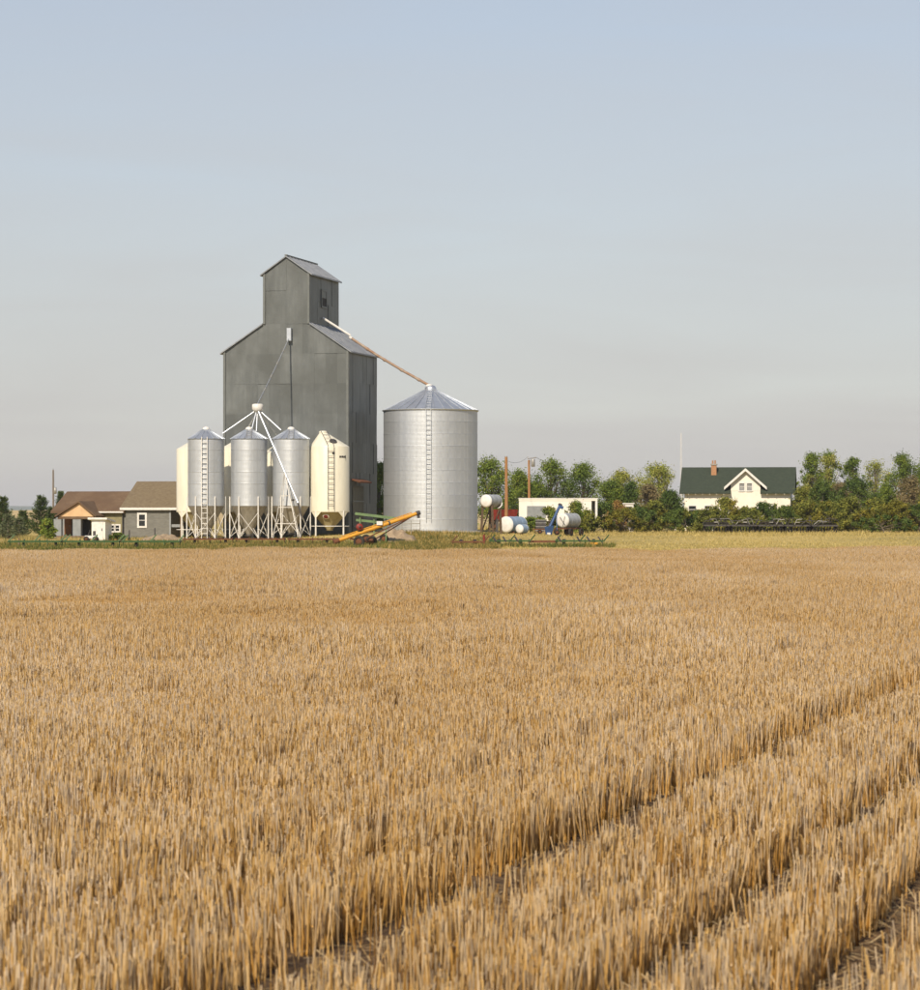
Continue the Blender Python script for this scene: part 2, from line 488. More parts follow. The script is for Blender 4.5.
class Frame:
    """building frame: a runs right along the front, b runs back, all rotated by the yard's common bearing"""
    def __init__(s, o, th):
        s.o = Vector((o[0], o[1], 0))
        s.th = th
        s.r = Vector((math.cos(th), -math.sin(th), 0))
        s.b = Vector((math.sin(th), math.cos(th), 0))
    def p(s, a, b, z):
        return s.o + s.r * a + s.b * b + Vector((0, 0, z))
    def box(s, mb, a0, a1, b0, b1, z0, z1):
        return mb.hexa([s.p(a0, b0, z0), s.p(a1, b0, z0), s.p(a1, b1, z0), s.p(a0, b1, z0), s.p(a0, b0, z1), s.p(a1, b0, z1), s.p(a1, b1, z1), s.p(a0, b1, z1)])
    def hit(s, px, py, b=0.0):
        """where the ray through a photo pixel meets the vertical plane at depth b -> (a, z)"""
        d = Vector(((px - CX) / F, 1, (HY - py) / F))
        c = Vector((0, 0, H))
        q = s.p(0, b, 0)
        t = (q - c).dot(s.b) / d.dot(s.b)
        h_ = c + d * t
        return (h_ - s.o).dot(s.r), h_.z
    def hitside(s, px, py, a):
        d = Vector(((px - CX) / F, 1, (HY - py) / F))
        c = Vector((0, 0, H))
        q = s.p(a, 0, 0)
        t = (q - c).dot(s.r) / d.dot(s.r)
        h_ = c + d * t
        return (h_ - s.o).dot(s.b), h_.z

def wall_open(fr, mb, a0, a1, b, z0, z1, opens, t=0.15):
    """front wall at depth b with rectangular openings (a0,a1,z0,z1)"""
    xs = sorted({a0, a1, *[o[0] for o in opens], *[o[1] for o in opens]})
    zs = sorted({z0, z1, *[o[2] for o in opens], *[o[3] for o in opens]})
    for i in range(len(xs) - 1):
        for k in range(len(zs) - 1):
            cx, cz = (xs[i] + xs[i + 1]) / 2, (zs[k] + zs[k + 1]) / 2
            if any(o[0] < cx < o[1] and o[2] < cz < o[3] for o in opens):
                continue
            fr.box(mb, xs[i], xs[i + 1], b, b + t, zs[k], zs[k + 1])

def window(fr, parent, a0, a1, z0, z1, b, framew=0.12, m='white_paint', bars=1, pm='glass'):
    mb = MB()
    f = framew
    fr.box(mb, a0 - f, a0, b - .05, b + .1, z0 - f, z1 + f)
    fr.box(mb, a1, a1 + f, b - .05, b + .1, z0 - f, z1 + f)
    fr.box(mb, a0, a1, b - .05, b + .1, z1, z1 + f)
    fr.box(mb, a0, a1, b - .08, b + .1, z0 - f, z0)
    o = mb.build('window', m, parent)
    g = MB()
    fr.box(g, a0, a1, b + .07, b + .09, z0, z1)
    g.build('pane', pm, o)
    if bars:
        k = MB()
        zc = (z0 + z1) / 2
        fr.box(k, a0, a1, b + .03, b + .065, zc - .025, zc + .025)
        k.build('sash_bar', m, o)
    return o

def clip(poly, outline):
    """Sutherland-Hodgman: poly clipped to a convex counter-clockwise outline, 2-D"""
    out = poly
    for i in range(len(outline)):
        a, b = outline[i], outline[(i + 1) % len(outline)]
        inp, out = out, []
        def side(p):
            return (b[0] - a[0]) * (p[1] - a[1]) - (b[1] - a[1]) * (p[0] - a[0])
        for j in range(len(inp)):
            p, q = inp[j], inp[(j + 1) % len(inp)]
            sp, sq = side(p), side(q)
            if sp >= 0:
                out.append(p)
            if (sp > 0 > sq) or (sp < 0 < sq):
                t = sp / (sp - sq)
                out.append((p[0] + t * (q[0] - p[0]), p[1] + t * (q[1] - p[1])))
        if not out:
            return []
    ar = sum(out[i][0] * out[(i + 1) % len(out)][1] - out[(i + 1) % len(out)][0] * out[i][1] for i in range(len(out))) / 2
    return out if ar > 0.03 else []

# ------------------------------------------------------------------ ground, far land
def axis_pts(segs):
    out = []
    for a, b, s in segs:
        out += list(np.arange(a, b, s))
    return np.array(out + [segs[-1][1]])

xs = axis_pts([(-9000, -1000, 800), (-1000, -120, 80), (-120, 120, 2.0), (120, 1000, 80), (1000, 9000, 800)])
ys = axis_pts([(-300, 0, 20), (0, 160, 4), (160, 380, 2.5), (380, 1200, 40), (1200, 9000, 600)])
XX, YY = np.meshgrid(xs, ys)
ZZ = np.vectorize(gz)(XX, YY)
nx, ny = len(xs), len(ys)
idx = np.arange(nx * ny).reshape(ny, nx)
fc = np.stack([idx[:-1, :-1], idx[:-1, 1:], idx[1:, 1:], idx[1:, :-1]], -1).reshape(-1, 4)
me = fast_mesh('ground', np.stack([XX, YY, ZZ], -1).reshape(-1, 3), fc)
ground = link('ground', me, 'dry_turf')
tag(ground, kind='structure')

FIELD_END = 161.0
mb = MB()
mb.hexa([Vector(p) for p in [(-400, -60, -.3), (400, -60, -.3), (400, FIELD_END, -.3), (-400, FIELD_END, -.3), (-400, -60, .006), (400, -60, .006), (400, FIELD_END, .006), (-400, FIELD_END, .006)]])
tag(mb.build('field_soil', 'soil'), kind='structure')

def ridge(name, m, Y0, Y1, x0, x1, h0, seed, n=60, depth=8):
    vs, fs = [], []
    for j in range(depth + 1):
        t = j / depth
        for i in range(n + 1):
            x = x0 + (x1 - x0) * i / n
            e = math.sin(math.pi * i / n) ** 0.6
            h_ = h0 * e * (0.75 + 0.5 * mnoise.noise(Vector((i * .13, j * .3, seed))))
            vs.append((x, Y0 + (Y1 - Y0) * t, -2 + (h_ + 2) * math.sin(math.pi * t * 0.5) if j < depth else -2))
    for j in range(depth):
        for i in range(n):
            a = j * (n + 1) + i
            fs.append((a, a + 1, a + n + 2, a + n + 1))
    return tag(MB().add(vs, fs, True).build(name, m), kind='structure')
ridge('far_field', 'far_stubble', 1500, 2600, -2600, 900, 13.5, 3)
ridge('hills', 'far_hill', 4200, 6500, -5200, 5200, 38, 9)

# ------------------------------------------------------------------ stubble field
DR = Vector((0.267, 0.964)).normalized()         # drill rows run away and to the right
ROW = 0.25
TRACKS = [(-3.60, 0.225), (-2.32, 0.13), (-1.58, 0.14), (-0.6, .10), (-5.0, .06)]   # wheel tracks: (offset across the rows, half width)

def vnoise(x, y, s, seed):
    """cheap smooth value noise for arrays"""
    r = np.random.default_rng(seed)
    tab = r.random((256, 256))
    u, v = x / s, y / s
    i, j = np.floor(u).astype(int), np.floor(v).astype(int)
    fu, fv = u - i, v - j
    fu, fv = fu * fu * (3 - 2 * fu), fv * fv * (3 - 2 * fv)
    g = lambda a, b: tab[a % 256, b % 256]
    return (g(i, j) * (1 - fu) + g(i + 1, j) * fu) * (1 - fv) + (g(i, j + 1) * (1 - fu) + g(i + 1, j + 1) * fu) * fv

def stalks(bx, by, h, r, lx, ly, z0=0.0):
    """three-sided tapering stems; returns verts, quad faces"""
    n = len(bx)
    t = RNG.random(n) * 2 * np.pi
    V = np.zeros((n, 6, 3), np.float32)
    for k in range(3):
        c, s = np.cos(t + k * 2.0944), np.sin(t + k * 2.0944)
        V[:, k, 0] = bx + c * r
        V[:, k, 1] = by + s * r
        V[:, k, 2] = z0
        V[:, k + 3, 0] = bx + lx * h + c * r * 0.8
        V[:, k + 3, 1] = by + ly * h + s * r * 0.8
        V[:, k + 3, 2] = h + (0.3 * r if k == 0 else 0)
    base = (np.arange(n) * 6)[:, None, None]
    fc = np.array([[0, 1, 4, 3], [1, 2, 5, 4], [2, 0, 3, 5]])[None]
    return V.reshape(-1, 3), (base + fc).reshape(-1, 4)

def leaves_dry(bx, by, h0, ln, w):
    """bent dry leaf blades: two quads each"""
    n = len(bx)
    t = RNG.random(n) * 2 * np.pi
    dx, dy = np.cos(t), np.sin(t)
    V = np.zeros((n, 6, 3), np.float32)
    for k, (o, z) in enumerate(((0, 0), (.45, .25), (1.0, -.35))):
        for s, q in enumerate((-1, 1)):
            V[:, 2 * k + s, 0] = bx + dx * ln * o - dy * w * q * (1 - .7 * k / 2)
            V[:, 2 * k + s, 1] = by + dy * ln * o + dx * w * q * (1 - .7 * k / 2)
            V[:, 2 * k + s, 2] = np.maximum(0.01, h0 + ln * z)
    base = (np.arange(n) * 6)[:, None, None]
    fc = np.array([[0, 1, 3, 2], [2, 3, 5, 4]])[None]
    return V.reshape(-1, 3), (base + fc).reshape(-1, 4)

def near_field():
    Y0, Y1 = 8.5, 33.0
    dens = 790
    n = int(dens * ((Y1 - Y0) * 5.0 + .165 * (Y1 ** 2 - Y0 ** 2)))
    # sample y in proportion to the width of the strip at y
    y = np.sqrt(RNG.random(int(n * 1.6)) * (Y1 ** 2 - Y0 ** 2) + Y0 ** 2)[:n]
    hw = 0.168 * y + 1.6
    x = (RNG.random(n) * 2 - 1) * hw
    l = x * DR.y - y * DR.x
    a = x * DR.x + y * DR.y
    row = np.round(l / ROW)
    jit = RNG.normal(0, 0.032, n) + 0.03 * (vnoise(row * 7.0, a, 0.6, 5) - .5)
    scat = RNG.random(n) < 0.22
    l2 = np.where(scat, l, row * ROW + jit)
    keep = vnoise(row * 3.3, a, 0.22, 8) + 0.35 * vnoise(x, y, 1.3, 9) > 0.42     # gaps along the rows
    dmg = np.zeros(n)
    for t0, w in TRACKS:
        wob = 0.06 * (vnoise(a, a * 0, 0.9, 31) - .5)
        d = np.abs(l2 - t0 - wob) / w
        keep &= ~((d < 1) & (RNG.random(n) < 0.985))
        dmg = np.maximum(dmg, np.clip(1.5 - d, 0, .5) * 2)
    l2, a, row, dmg = l2[keep], a[keep], row[keep], dmg[keep]
    n = len(l2)
    x = l2 * DR.y + a * DR.x
    y = -l2 * DR.x + a * DR.y
    patch = vnoise(x, y, 1.1, 21) * .6 + vnoise(x, y, 3.5, 22) * .4
    h = 0.285 * (0.80 + 0.36 * patch) * RNG.normal(1, 0.09, n).clip(.5, 1.35)
    h *= np.where(RNG.random(n) < .07, RNG.random(n) * .5 + .4, 1)
    cl = vnoise(x, y, .30, 41) - .5
    cm = vnoise(x, y, .30, 42) - .5
    lx = RNG.normal(0, .06, n) + cl * .18 + dmg * RNG.normal(0, .07, n)
    ly = RNG.normal(0, .06, n) + cm * .18 + dmg * RNG.normal(0, .07, n)
    r = RNG.uniform(.0018, .0043, n)
    V, Fc = stalks(x, y, h, r, lx, ly)
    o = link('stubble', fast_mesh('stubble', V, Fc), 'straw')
    tag(o, 'cut straw stubble standing in drill rows in the foreground', 'stubble', kind='stuff')
    # dry leaves clinging to the stems
    k = RNG.random(n) < .22
    V, Fc = leaves_dry(x[k], y[k], h[k] * RNG.uniform(.3, .95, k.sum()), RNG.uniform(.04, .13, k.sum()), RNG.uniform(.002, .0045, k.sum()))
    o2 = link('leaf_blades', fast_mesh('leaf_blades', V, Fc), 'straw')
    tag(o2, 'dry leaf blades hanging among the foreground stubble', 'straw', kind='stuff')
    # litter on the soil, thick in the wheel tracks
    m = 26000
    y = np.sqrt(RNG.random(m) * (Y1 ** 2 - Y0 ** 2) + Y0 ** 2)
    x = (RNG.random(m) * 2 - 1) * (0.168 * y + 1.6)
    tr = RNG.random(m) < .35
    tl = np.array([t[0] for t in TRACKS])[RNG.integers(0, 3, m)] + RNG.normal(0, .14, m)
    aa = RNG.uniform(9, 34, m)
    x = np.where(tr, tl * DR.y + aa * DR.x, x)
    y = np.where(tr, -tl * DR.x + aa * DR.y, y)
    t = RNG.random(m) * np.pi * 2
    ln = RNG.uniform(.05, .24, m)
    z = RNG.uniform(.012, .05, m)
    tilt = RNG.normal(0, .18, m)
    w = RNG.uniform(.002, .0042, m)
    V = np.zeros((m, 4, 3), np.float32)
    for i, (e, q) in enumerate(((-1, -1), (-1, 1), (1, 1), (1, -1))):
        V[:, i, 0] = x + np.cos(t) * ln * e / 2 - np.sin(t) * w * q
        V[:, i, 1] = y + np.sin(t) * ln * e / 2 + np.cos(t) * w * q
        V[:, i, 2] = np.maximum(.009, z + tilt * ln * e / 2)
    o3 = link('straw_litter', fast_mesh('straw_litter', V.reshape(-1, 3), np.arange(m * 4).reshape(-1, 4)), 'litter')
    tag(o3, 'loose broken straw lying in the wheel tracks of the field', 'straw', kind='stuff')
near_field()

def far_field():
    T = 2.0
    tiles = bpy.data.collections.new('stubble_tiles')
    for v in range(5):
        n = int(T * T * (700 if v < 3 else 460))
        l = RNG.random(n) * T
        a = RNG.random(n) * T
        row = np.floor(l / ROW)
        l2 = np.where(RNG.random(n) < .15, l, (row + .5) * ROW + RNG.normal(0, .035, n))
        keep = vnoise(row * 3.3 + 50 * v, a, .25, 60 + v) + .3 * vnoise(l, a, .9, 70 + v) > .40
        l2, a = l2[keep], a[keep]
        n = len(l2)
        h = .28 * (0.80 + .4 * vnoise(l2, a, .7, 80 + v)) * RNG.normal(1, .11, n).clip(.4, 1.4)
        r = RNG.uniform(.0022, .0048, n)
        V, Fc = stalks(l2 - T / 2, a - T / 2, h, r, RNG.normal(0, .085, n), RNG.normal(0, .085, n))
        me = fast_mesh('stubble_tile', V, Fc)
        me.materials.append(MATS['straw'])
        tiles.objects.link(bpy.data.objects.new('stubble_tile', me))
    pts, rot, scl, ix = [], [], [], []
    for i in range(-140, 140):
        for j in range(8, 140):
            l, a = (i + .5) * T, (j + .5) * T
            x = l * DR.y + a * DR.x
            y = -l * DR.x + a * DR.y
            if y < 32.2 or y > FIELD_END - .4:
                if not (6 < y <= 32.2 and abs(x) > .168 * y + 2.6 and abs(x) < 22):
                    continue
            if abs(x) > .168 * y + 14:
                continue
            if y > FIELD_END - 5 + 4 * mnoise.noise(Vector((x * .09, 7, 3))):
                continue
            nz = mnoise.noise(Vector((x * .06, y * .03, 1))) * .8 + mnoise.noise(Vector((x * .22, y * .09, 4))) * .8
            pts.append((x, y, 0))
            rot.append((0, 0, -math.atan2(DR.x, DR.y) + (math.pi if random.random() < .5 else 0)))
            scl.append((1, 1, min(1.45, max(.33, 1.0 + .85 * nz))))
            ix.append(random.choice((0, 1, 2)) if nz > -.15 else random.choice((2, 3, 4)))
    me = bpy.data.meshes.new('stubble_far')
    me.from_pydata(pts, [], [])
    a1 = me.attributes.new('rot', 'FLOAT_VECTOR', 'POINT'); a1.data.foreach_set('vector', np.array(rot, np.float32).ravel())
    a2 = me.attributes.new('scl', 'FLOAT_VECTOR', 'POINT'); a2.data.foreach_set('vector', np.array(scl, np.float32).ravel())
    a3 = me.attributes.new('ix', 'INT', 'POINT'); a3.data.foreach_set('value', np.array(ix, np.int32))
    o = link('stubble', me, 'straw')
    tag(o, 'pale stubble stretching across the field to the farmyard', 'stubble', kind='stuff')
    ng = bpy.data.node_groups.new('scatter_stubble', 'GeometryNodeTree')
    ng.interface.new_socket('Geometry', in_out='INPUT', socket_type='NodeSocketGeometry')
    ng.interface.new_socket('Geometry', in_out='OUTPUT', socket_type='NodeSocketGeometry')
    gi, go = ng.nodes.new('NodeGroupInput'), ng.nodes.new('NodeGroupOutput')
    iop = ng.nodes.new('GeometryNodeInstanceOnPoints')
    ci = ng.nodes.new('GeometryNodeCollectionInfo')
    ci.inputs['Collection'].default_value = tiles
    ci.inputs['Separate Children'].default_value = True
    ci.inputs['Reset Children'].default_value = True
    def na(nm, ty):
        q = ng.nodes.new('GeometryNodeInputNamedAttribute')
        q.data_type = ty
        q.inputs['Name'].default_value = nm
        return q.outputs['Attribute']
    ng.links.new(gi.outputs[0], iop.inputs['Points'])
    ng.links.new(ci.outputs[0], iop.inputs['Instance'])
    iop.inputs['Pick Instance'].default_value = True
    ng.links.new(na('ix', 'INT'), iop.inputs['Instance Index'])
    ng.links.new(na('rot', 'FLOAT_VECTOR'), iop.inputs['Rotation'])
    ng.links.new(na('scl', 'FLOAT_VECTOR'), iop.inputs['Scale'])
    ng.links.new(iop.outputs[0], go.inputs[0])
    md = o.modifiers.new('scatter', 'NODES')
    md.node_group = ng
far_field()

# ------------------------------------------------------------------ grain elevator
TH = R(14.0)
EF = Frame((GX(348.5, 250.0), 250.0), TH)        # a = 0 at the near right corner, a < 0 to the left
EW, ED = 11.4, 8.9
def build_elevator():
    fr = EF
    g0 = gz(fr.o.x, fr.o.y)
    root = thing('grain_elevator', fr.p(-EW / 2, ED / 2, g0), 'tall weathered grey tin-clad wooden grain elevator with stepped gable top', 'grain elevator')
    aL = fr.hit(223.5, 400)[0]
    aR = 0.0
    ze = fr.hit(348.5, 350.5)[1]
    c0 = fr.hit(263.5, 300)[0]
    c1 = fr.hit(309.3, 300)[0]
    zj = fr.hit(309.3, 323.5)[1]
    zc = fr.hit(309.3, 273.0)[1]
    ca, zr = fr.hit(286.5, 257.0)
    ca = (c0 + c1) / 2
    s = ED
    core = MB()
    main = [(aL, g0 - .4), (aR, g0 - .4), (aR, ze), (c1, zj), (c0, zj), (aL, ze)]
    core.prism([fr.p(a, .06, z) for a, z in main], fr.b * (s - .12))
    core.prism([fr.p(a, .06, z) for a, z in [(c0, zj), (c1, zj), (c1, zc), (ca, zr), (c0, zc)]], fr.b * (s - .12))
    wall = core.build('wall', 'tin_core', root)
    rr = random.Random(3)
    def sheets(outline, a0, a1, z0, z1, w, h, put, nrm):
        cols = max(1, round((a1 - a0) / w))
        rows = max(1, round((z1 - z0) / h))
        for i in range(cols):
            for k in range(rows):
                cell = [(a0 + (a1 - a0) * i / cols, z0 + (z1 - z0) * k / rows), (a0 + (a1 - a0) * (i + 1) / cols, z0 + (z1 - z0) * k / rows),
                        (a0 + (a1 - a0) * (i + 1) / cols, z0 + (z1 - z0) * (k + 1) / rows), (a0 + (a1 - a0) * i / cols, z0 + (z1 - z0) * (k + 1) / rows)]
                pl = clip(cell, outline)
                if not pl:
                    continue
                t = .02 + .05 * rr.random()
                MB().prism([put(*q) for q in pl], nrm * t).build('cladding_sheet', 'tin', wall)
    # outlines are convex: lower body with sloping shoulders, then the cupola
    apex = ze + (zj - ze) * ((aR - ca) / (aR - c1))
    body = [(aL, g0), (aR, g0), (aR, ze), (c1, zj), (c0, zj), (aL, ze)]
    cup = [(c0, zj), (c1, zj), (c1, zc), (ca, zr), (c0, zc)]
    nf = -fr.b
    sheets(body, aL, aR, g0, zj, 1.05, 2.45, lambda a, z: fr.p(a, .06, z), nf)
    sheets(cup, c0, c1, zj, zr, 1.05, 2.45, lambda a, z: fr.p(a, .06, z), nf)
    sheets([(0, g0), (s, g0), (s, ze), (0, ze)], 0, s, g0, ze, 1.1, 2.45, lambda b, z: fr.p(aR, b, z), fr.r)
    sheets([(0, zj - .4), (s, zj - .4), (s, zc), (0, zc)], 0, s, zj - .4, zc, 1.1, 2.45, lambda b, z: fr.p(c1, b, z), fr.r)
    # corner boards
    for a, z0, z1 in ((aL + .09, g0, ze), (aR - .09, g0, ze), (c0 + .07, zj, zc), (c1 - .07, zj, zc)):
        t = MB()
        fr.box(t, a - .10, a + .10, -.085, .05, z0, z1)
        t.build('corner_trim', 'tin_trim', root)
    # roofs
    def slope(name, a0, z0, a1, z1, th=.12, oh=.18, m='tin_roof'):
        q = MB()
        q.hexa([fr.p(a0, -oh, z0), fr.p(a1, -oh, z1), fr.p(a1, s + oh, z1), fr.p(a0, s + oh, z0),
                fr.p(a0, -oh, z0 + th), fr.p(a1, -oh, z1 + th), fr.p(a1, s + oh, z1 + th), fr.p(a0, s + oh, z0 + th)])
        o = q.build(name, m, root)
        n = 9                      # standing seams
        for i in range(n):
            b = s * (i + .5) / n
            MB().beam(fr.p(a0, b, z0 + th + .02), fr.p(a1, b, z1 + th + .02), .05, .05).build('seam', m, o)
        return o
    k = (zj - ze) / (aR - c1)
    slope('shoulder_roof', aR + .28, ze - .28 * k, c1 + .06, zj - .06 * k)
    slope('shoulder_roof', aL - .28, ze - .28 * k, c0 - .06, zj - .06 * k)
    kc = (zr - zc) / (c1 - ca)
    slope('cupola_roof', c1 + .28, zc - .28 * kc, ca, zr)
    slope('cupola_roof', c0 - .28, zc - .28 * kc, ca, zr)
    rc = MB()
    rc.beam(fr.p(ca, -.2, zr + .15), fr.p(ca, s + .2, zr + .15), .22, .1)
    rc.build('ridge_cap', 'tin_trim', root)
    # narrow cupola window on the side
    b0, z0 = fr.hitside(320.8, 306, c1); b1, z1 = fr.hitside(325.3, 292, c1)
    w = MB()
    for (x0, x1, y0, y1) in ((b0 - .12, b0, z0, z1), (b1, b1 + .12, z0, z1), (b0 - .12, b1 + .12, z1, z1 + .14), (b0 - .12, b1 + .12, z0 - .14, z0)):
        w.hexa([fr.p(c1 + .03, x0, y0), fr.p(c1 + .13, x0, y0), fr.p(c1 + .13, x1, y0), fr.p(c1 + .03, x1, y0), fr.p(c1 + .03, x0, y1), fr.p(c1 + .13, x0, y1), fr.p(c1 + .13, x1, y1), fr.p(c1 + .03, x1, y1)])
    wo_ = w.build('window', 'tin_trim', root)
    pz = MB()
    zm = z0 + (z1 - z0) * .55
    pz.hexa([fr.p(c1 + .03, b0, z0), fr.p(c1 + .08, b0, z0), fr.p(c1 + .08, b1, z0), fr.p(c1 + .03, b1, z0), fr.p(c1 + .03, b0, zm), fr.p(c1 + .08, b0, zm), fr.p(c1 + .08, b1, zm), fr.p(c1 + .03, b1, zm)])
    pz.build('pane', 'black', wo_)
    pb = MB()
    pb.hexa([fr.p(c1 + .03, b0, zm), fr.p(c1 + .09, b0, zm), fr.p(c1 + .09, b1, zm), fr.p(c1 + .03, b1, zm), fr.p(c1 + .03, b0, z1), fr.p(c1 + .09, b0, z1), fr.p(c1 + .09, b1, z1), fr.p(c1 + .03, b1, z1)])
    pb.build('board', 'tin_trim', wo_)
    # conduit down the front, spout box
    a, zt = fr.hit(290, 337)
    sb = MB()
    fr.box(sb, a - .17, a + .2, -.42, -.04, zt - .35, zt + .75)
    sb.build('spout_box', 'galv_roof', root)
    # side canopy low on the right wall and a driveway door
    b0, z0 = fr.hitside(351, 480, 0); b1, _ = fr.hitside(363, 480, 0)
    cn = MB()
    cn.hexa([fr.p(.05, b0, z0), fr.p(.8, b0, z0 - .25), fr.p(.8, b1, z0 - .25), fr.p(.05, b1, z0), fr.p(.05, b0, z0 + .12), fr.p(.8, b0, z0 - .13), fr.p(.8, b1, z0 - .13), fr.p(.05, b1, z0 + .12)])
    cn.build('canopy', 'rust', root)
    dz = MB()
    dz.hexa([fr.p(.05, b0 + .2, g0), fr.p(.12, b0 + .2, g0), fr.p(.12, b1 - .2, g0), fr.p(.05, b1 - .2, g0), fr.p(.05, b0 + .2, z0 - .5), fr.p(.12, b0 + .2, z0 - .5), fr.p(.12, b1 - .2, z0 - .5), fr.p(.05, b1 - .2, z0 - .5)])
    dd = dz.build('driveway_door', 'tin_core', root)
    for i in range(3):
        zz = g0 + .6 + i * 1.1
        MB().beam(fr.p(.15, b0 + .2, zz), fr.p(.15, b1 - .2, zz), .06, .12).build('rail', 'tin_trim', dd)
    return fr.p(a, -.25, zt), fr.p(c1 + .06, fr.hitside(321.5, 318, c1)[0], fr.hitside(321.5, 318, c1)[1])
SPOUT_A, SPOUT_B = build_elevator()

# ------------------------------------------------------------------ bins
def ladder(parent, p0, p1, side, w=.42, step=.45, m='steel', name='ladder', r=.025, thick=None):
    p0, p1, side = Vector(p0), Vector(p1), Vector(side).normalized()
    b = MB()
    q = thick or r * 2
    for s in (-1, 1):
        b.beam(p0 + side * s * w / 2, p1 + side * s * w / 2, q, q)
    o = b.build(name, m, parent)
    n = int((p1 - p0).length / step)
    k = MB()
    for i in range(1, n):
        c = p0.lerp(p1, i / n)
        k.beam(c - side * w / 2, c + side * w / 2, q * .9, q * .9)
    k.build('rungs', m, o)
    return o

def ring_profile(r, h, corr=0.006, pitch=0.105):
    n = max(4, int(h / pitch * 4))
    return [(r + corr * math.sin(2 * math.pi * (i / n) * (h / pitch)), h * i / n) for i in range(n + 1)]

def roof_cone(root, c, r, z0, z1, rt, n_pan, oh=.12, m='galv_roof'):
    """cone of separate roof panels, each with a raised rib"""
    c = Vector((c[0], c[1], 0))
    d = 2 * math.pi / n_pan
    roof = MB().lathe([(r + oh - .01, z0 - .07), (rt, z1 - .05)], c, n_pan * 2).build('roof', m, root)
    for i in range(n_pan):
        t = i * d
        p = lambda rad, ang, z: c + Vector((rad * math.cos(ang), rad * math.sin(ang), z))
        g = d * .04
        q = MB().add([p(r + oh, t + g, z0 - .05), p(r + oh, t + d - g, z0 - .05), p(rt, t + d - g, z1), p(rt, t + g, z1)], [(0, 1, 2, 3)])
        q.beam(p(r + oh, t + d - g, z0 - .03), p(rt, t + d - g, z1 + .02), .05, .07)
        q.build('roof_panel', m, roof)
    return roof

def big_bin():
    Y = 254.0
    k = F / Y
    x = GX(430.5, Y)
    g = gz(x, Y)
    r = 47.0 / k
    root = thing('grain_bin', (x, Y, g), 'large galvanized round grain bin with conical roof beside the elevator', 'grain bin')
    zt = H + (HY - 410.5) / F * (Y - 0)
    za = H + (HY - 389.5) / k
    MB().lathe([(r + .25, g - .5), (r + .25, g + .08), (r - .1, g + .08)], (x, Y, 0), 48).build('footing', 'concrete', root)
    n = 10
    h = (zt - g) / n
    me = None
    for i in range(n):
        if me is None:
            o = MB().lathe(ring_profile(r, h - .015) , (x, Y, g), 96).build('wall_ring', 'galv', root)
            me = o.data
        else:
            o = link('wall_ring', me, 'galv', root, (0, 0, i * h))
            o.scale = (1.0 + .0008 * (i % 2), 1.0 + .0008 * (i % 2), 1)
        # stiff bolted seam between rings
        if i:
            MB().lathe([(r - .005, g + i * h - .03), (r + .016, g + i * h - .02), (r + .016, g + i * h + .004), (r - .005, g + i * h + .012)], (x, Y, 0), 72).build('ring_seam', 'galv', root)
    MB().lathe([(r, zt - .12), (r + .07, zt - .1), (r + .14, zt - .02), (r + .14, zt + .0), (r, zt + .02)], (x, Y, 0), 72).build('eave_ring', 'galv', root)
    rf = roof_cone(root, (x, Y), r, zt + .02, za, .42, 30)
    MB().lathe([(.5, za - .08), (.5, za + .16), (.34, za + .34), (.0, za + .4)], (x, Y, 0), 20).build('cap', 'galv_roof', rf)
    th = R(-92)
    dr = Vector((math.cos(th), math.sin(th), 0))
    sd_ = Vector((-dr.y, dr.x, 0))
    c = Vector((x, Y, 0))
    ladder(root, c + dr * (r + .2) + Vector((0, 0, g + .9)), c + dr * (r + .2) + Vector((0, 0, zt)), sd_, .42, .42, 'galv', thick=.035)
    ladder(root, c + dr * (r + .12) + Vector((0, 0, zt + .1)), c + dr * .6 + Vector((0, 0, za + .1)), sd_, .42, .5, 'galv', name='roof_ladder', thick=.03)
    return Vector((x, Y, za + .3))
BIG_TOP = big_bin()

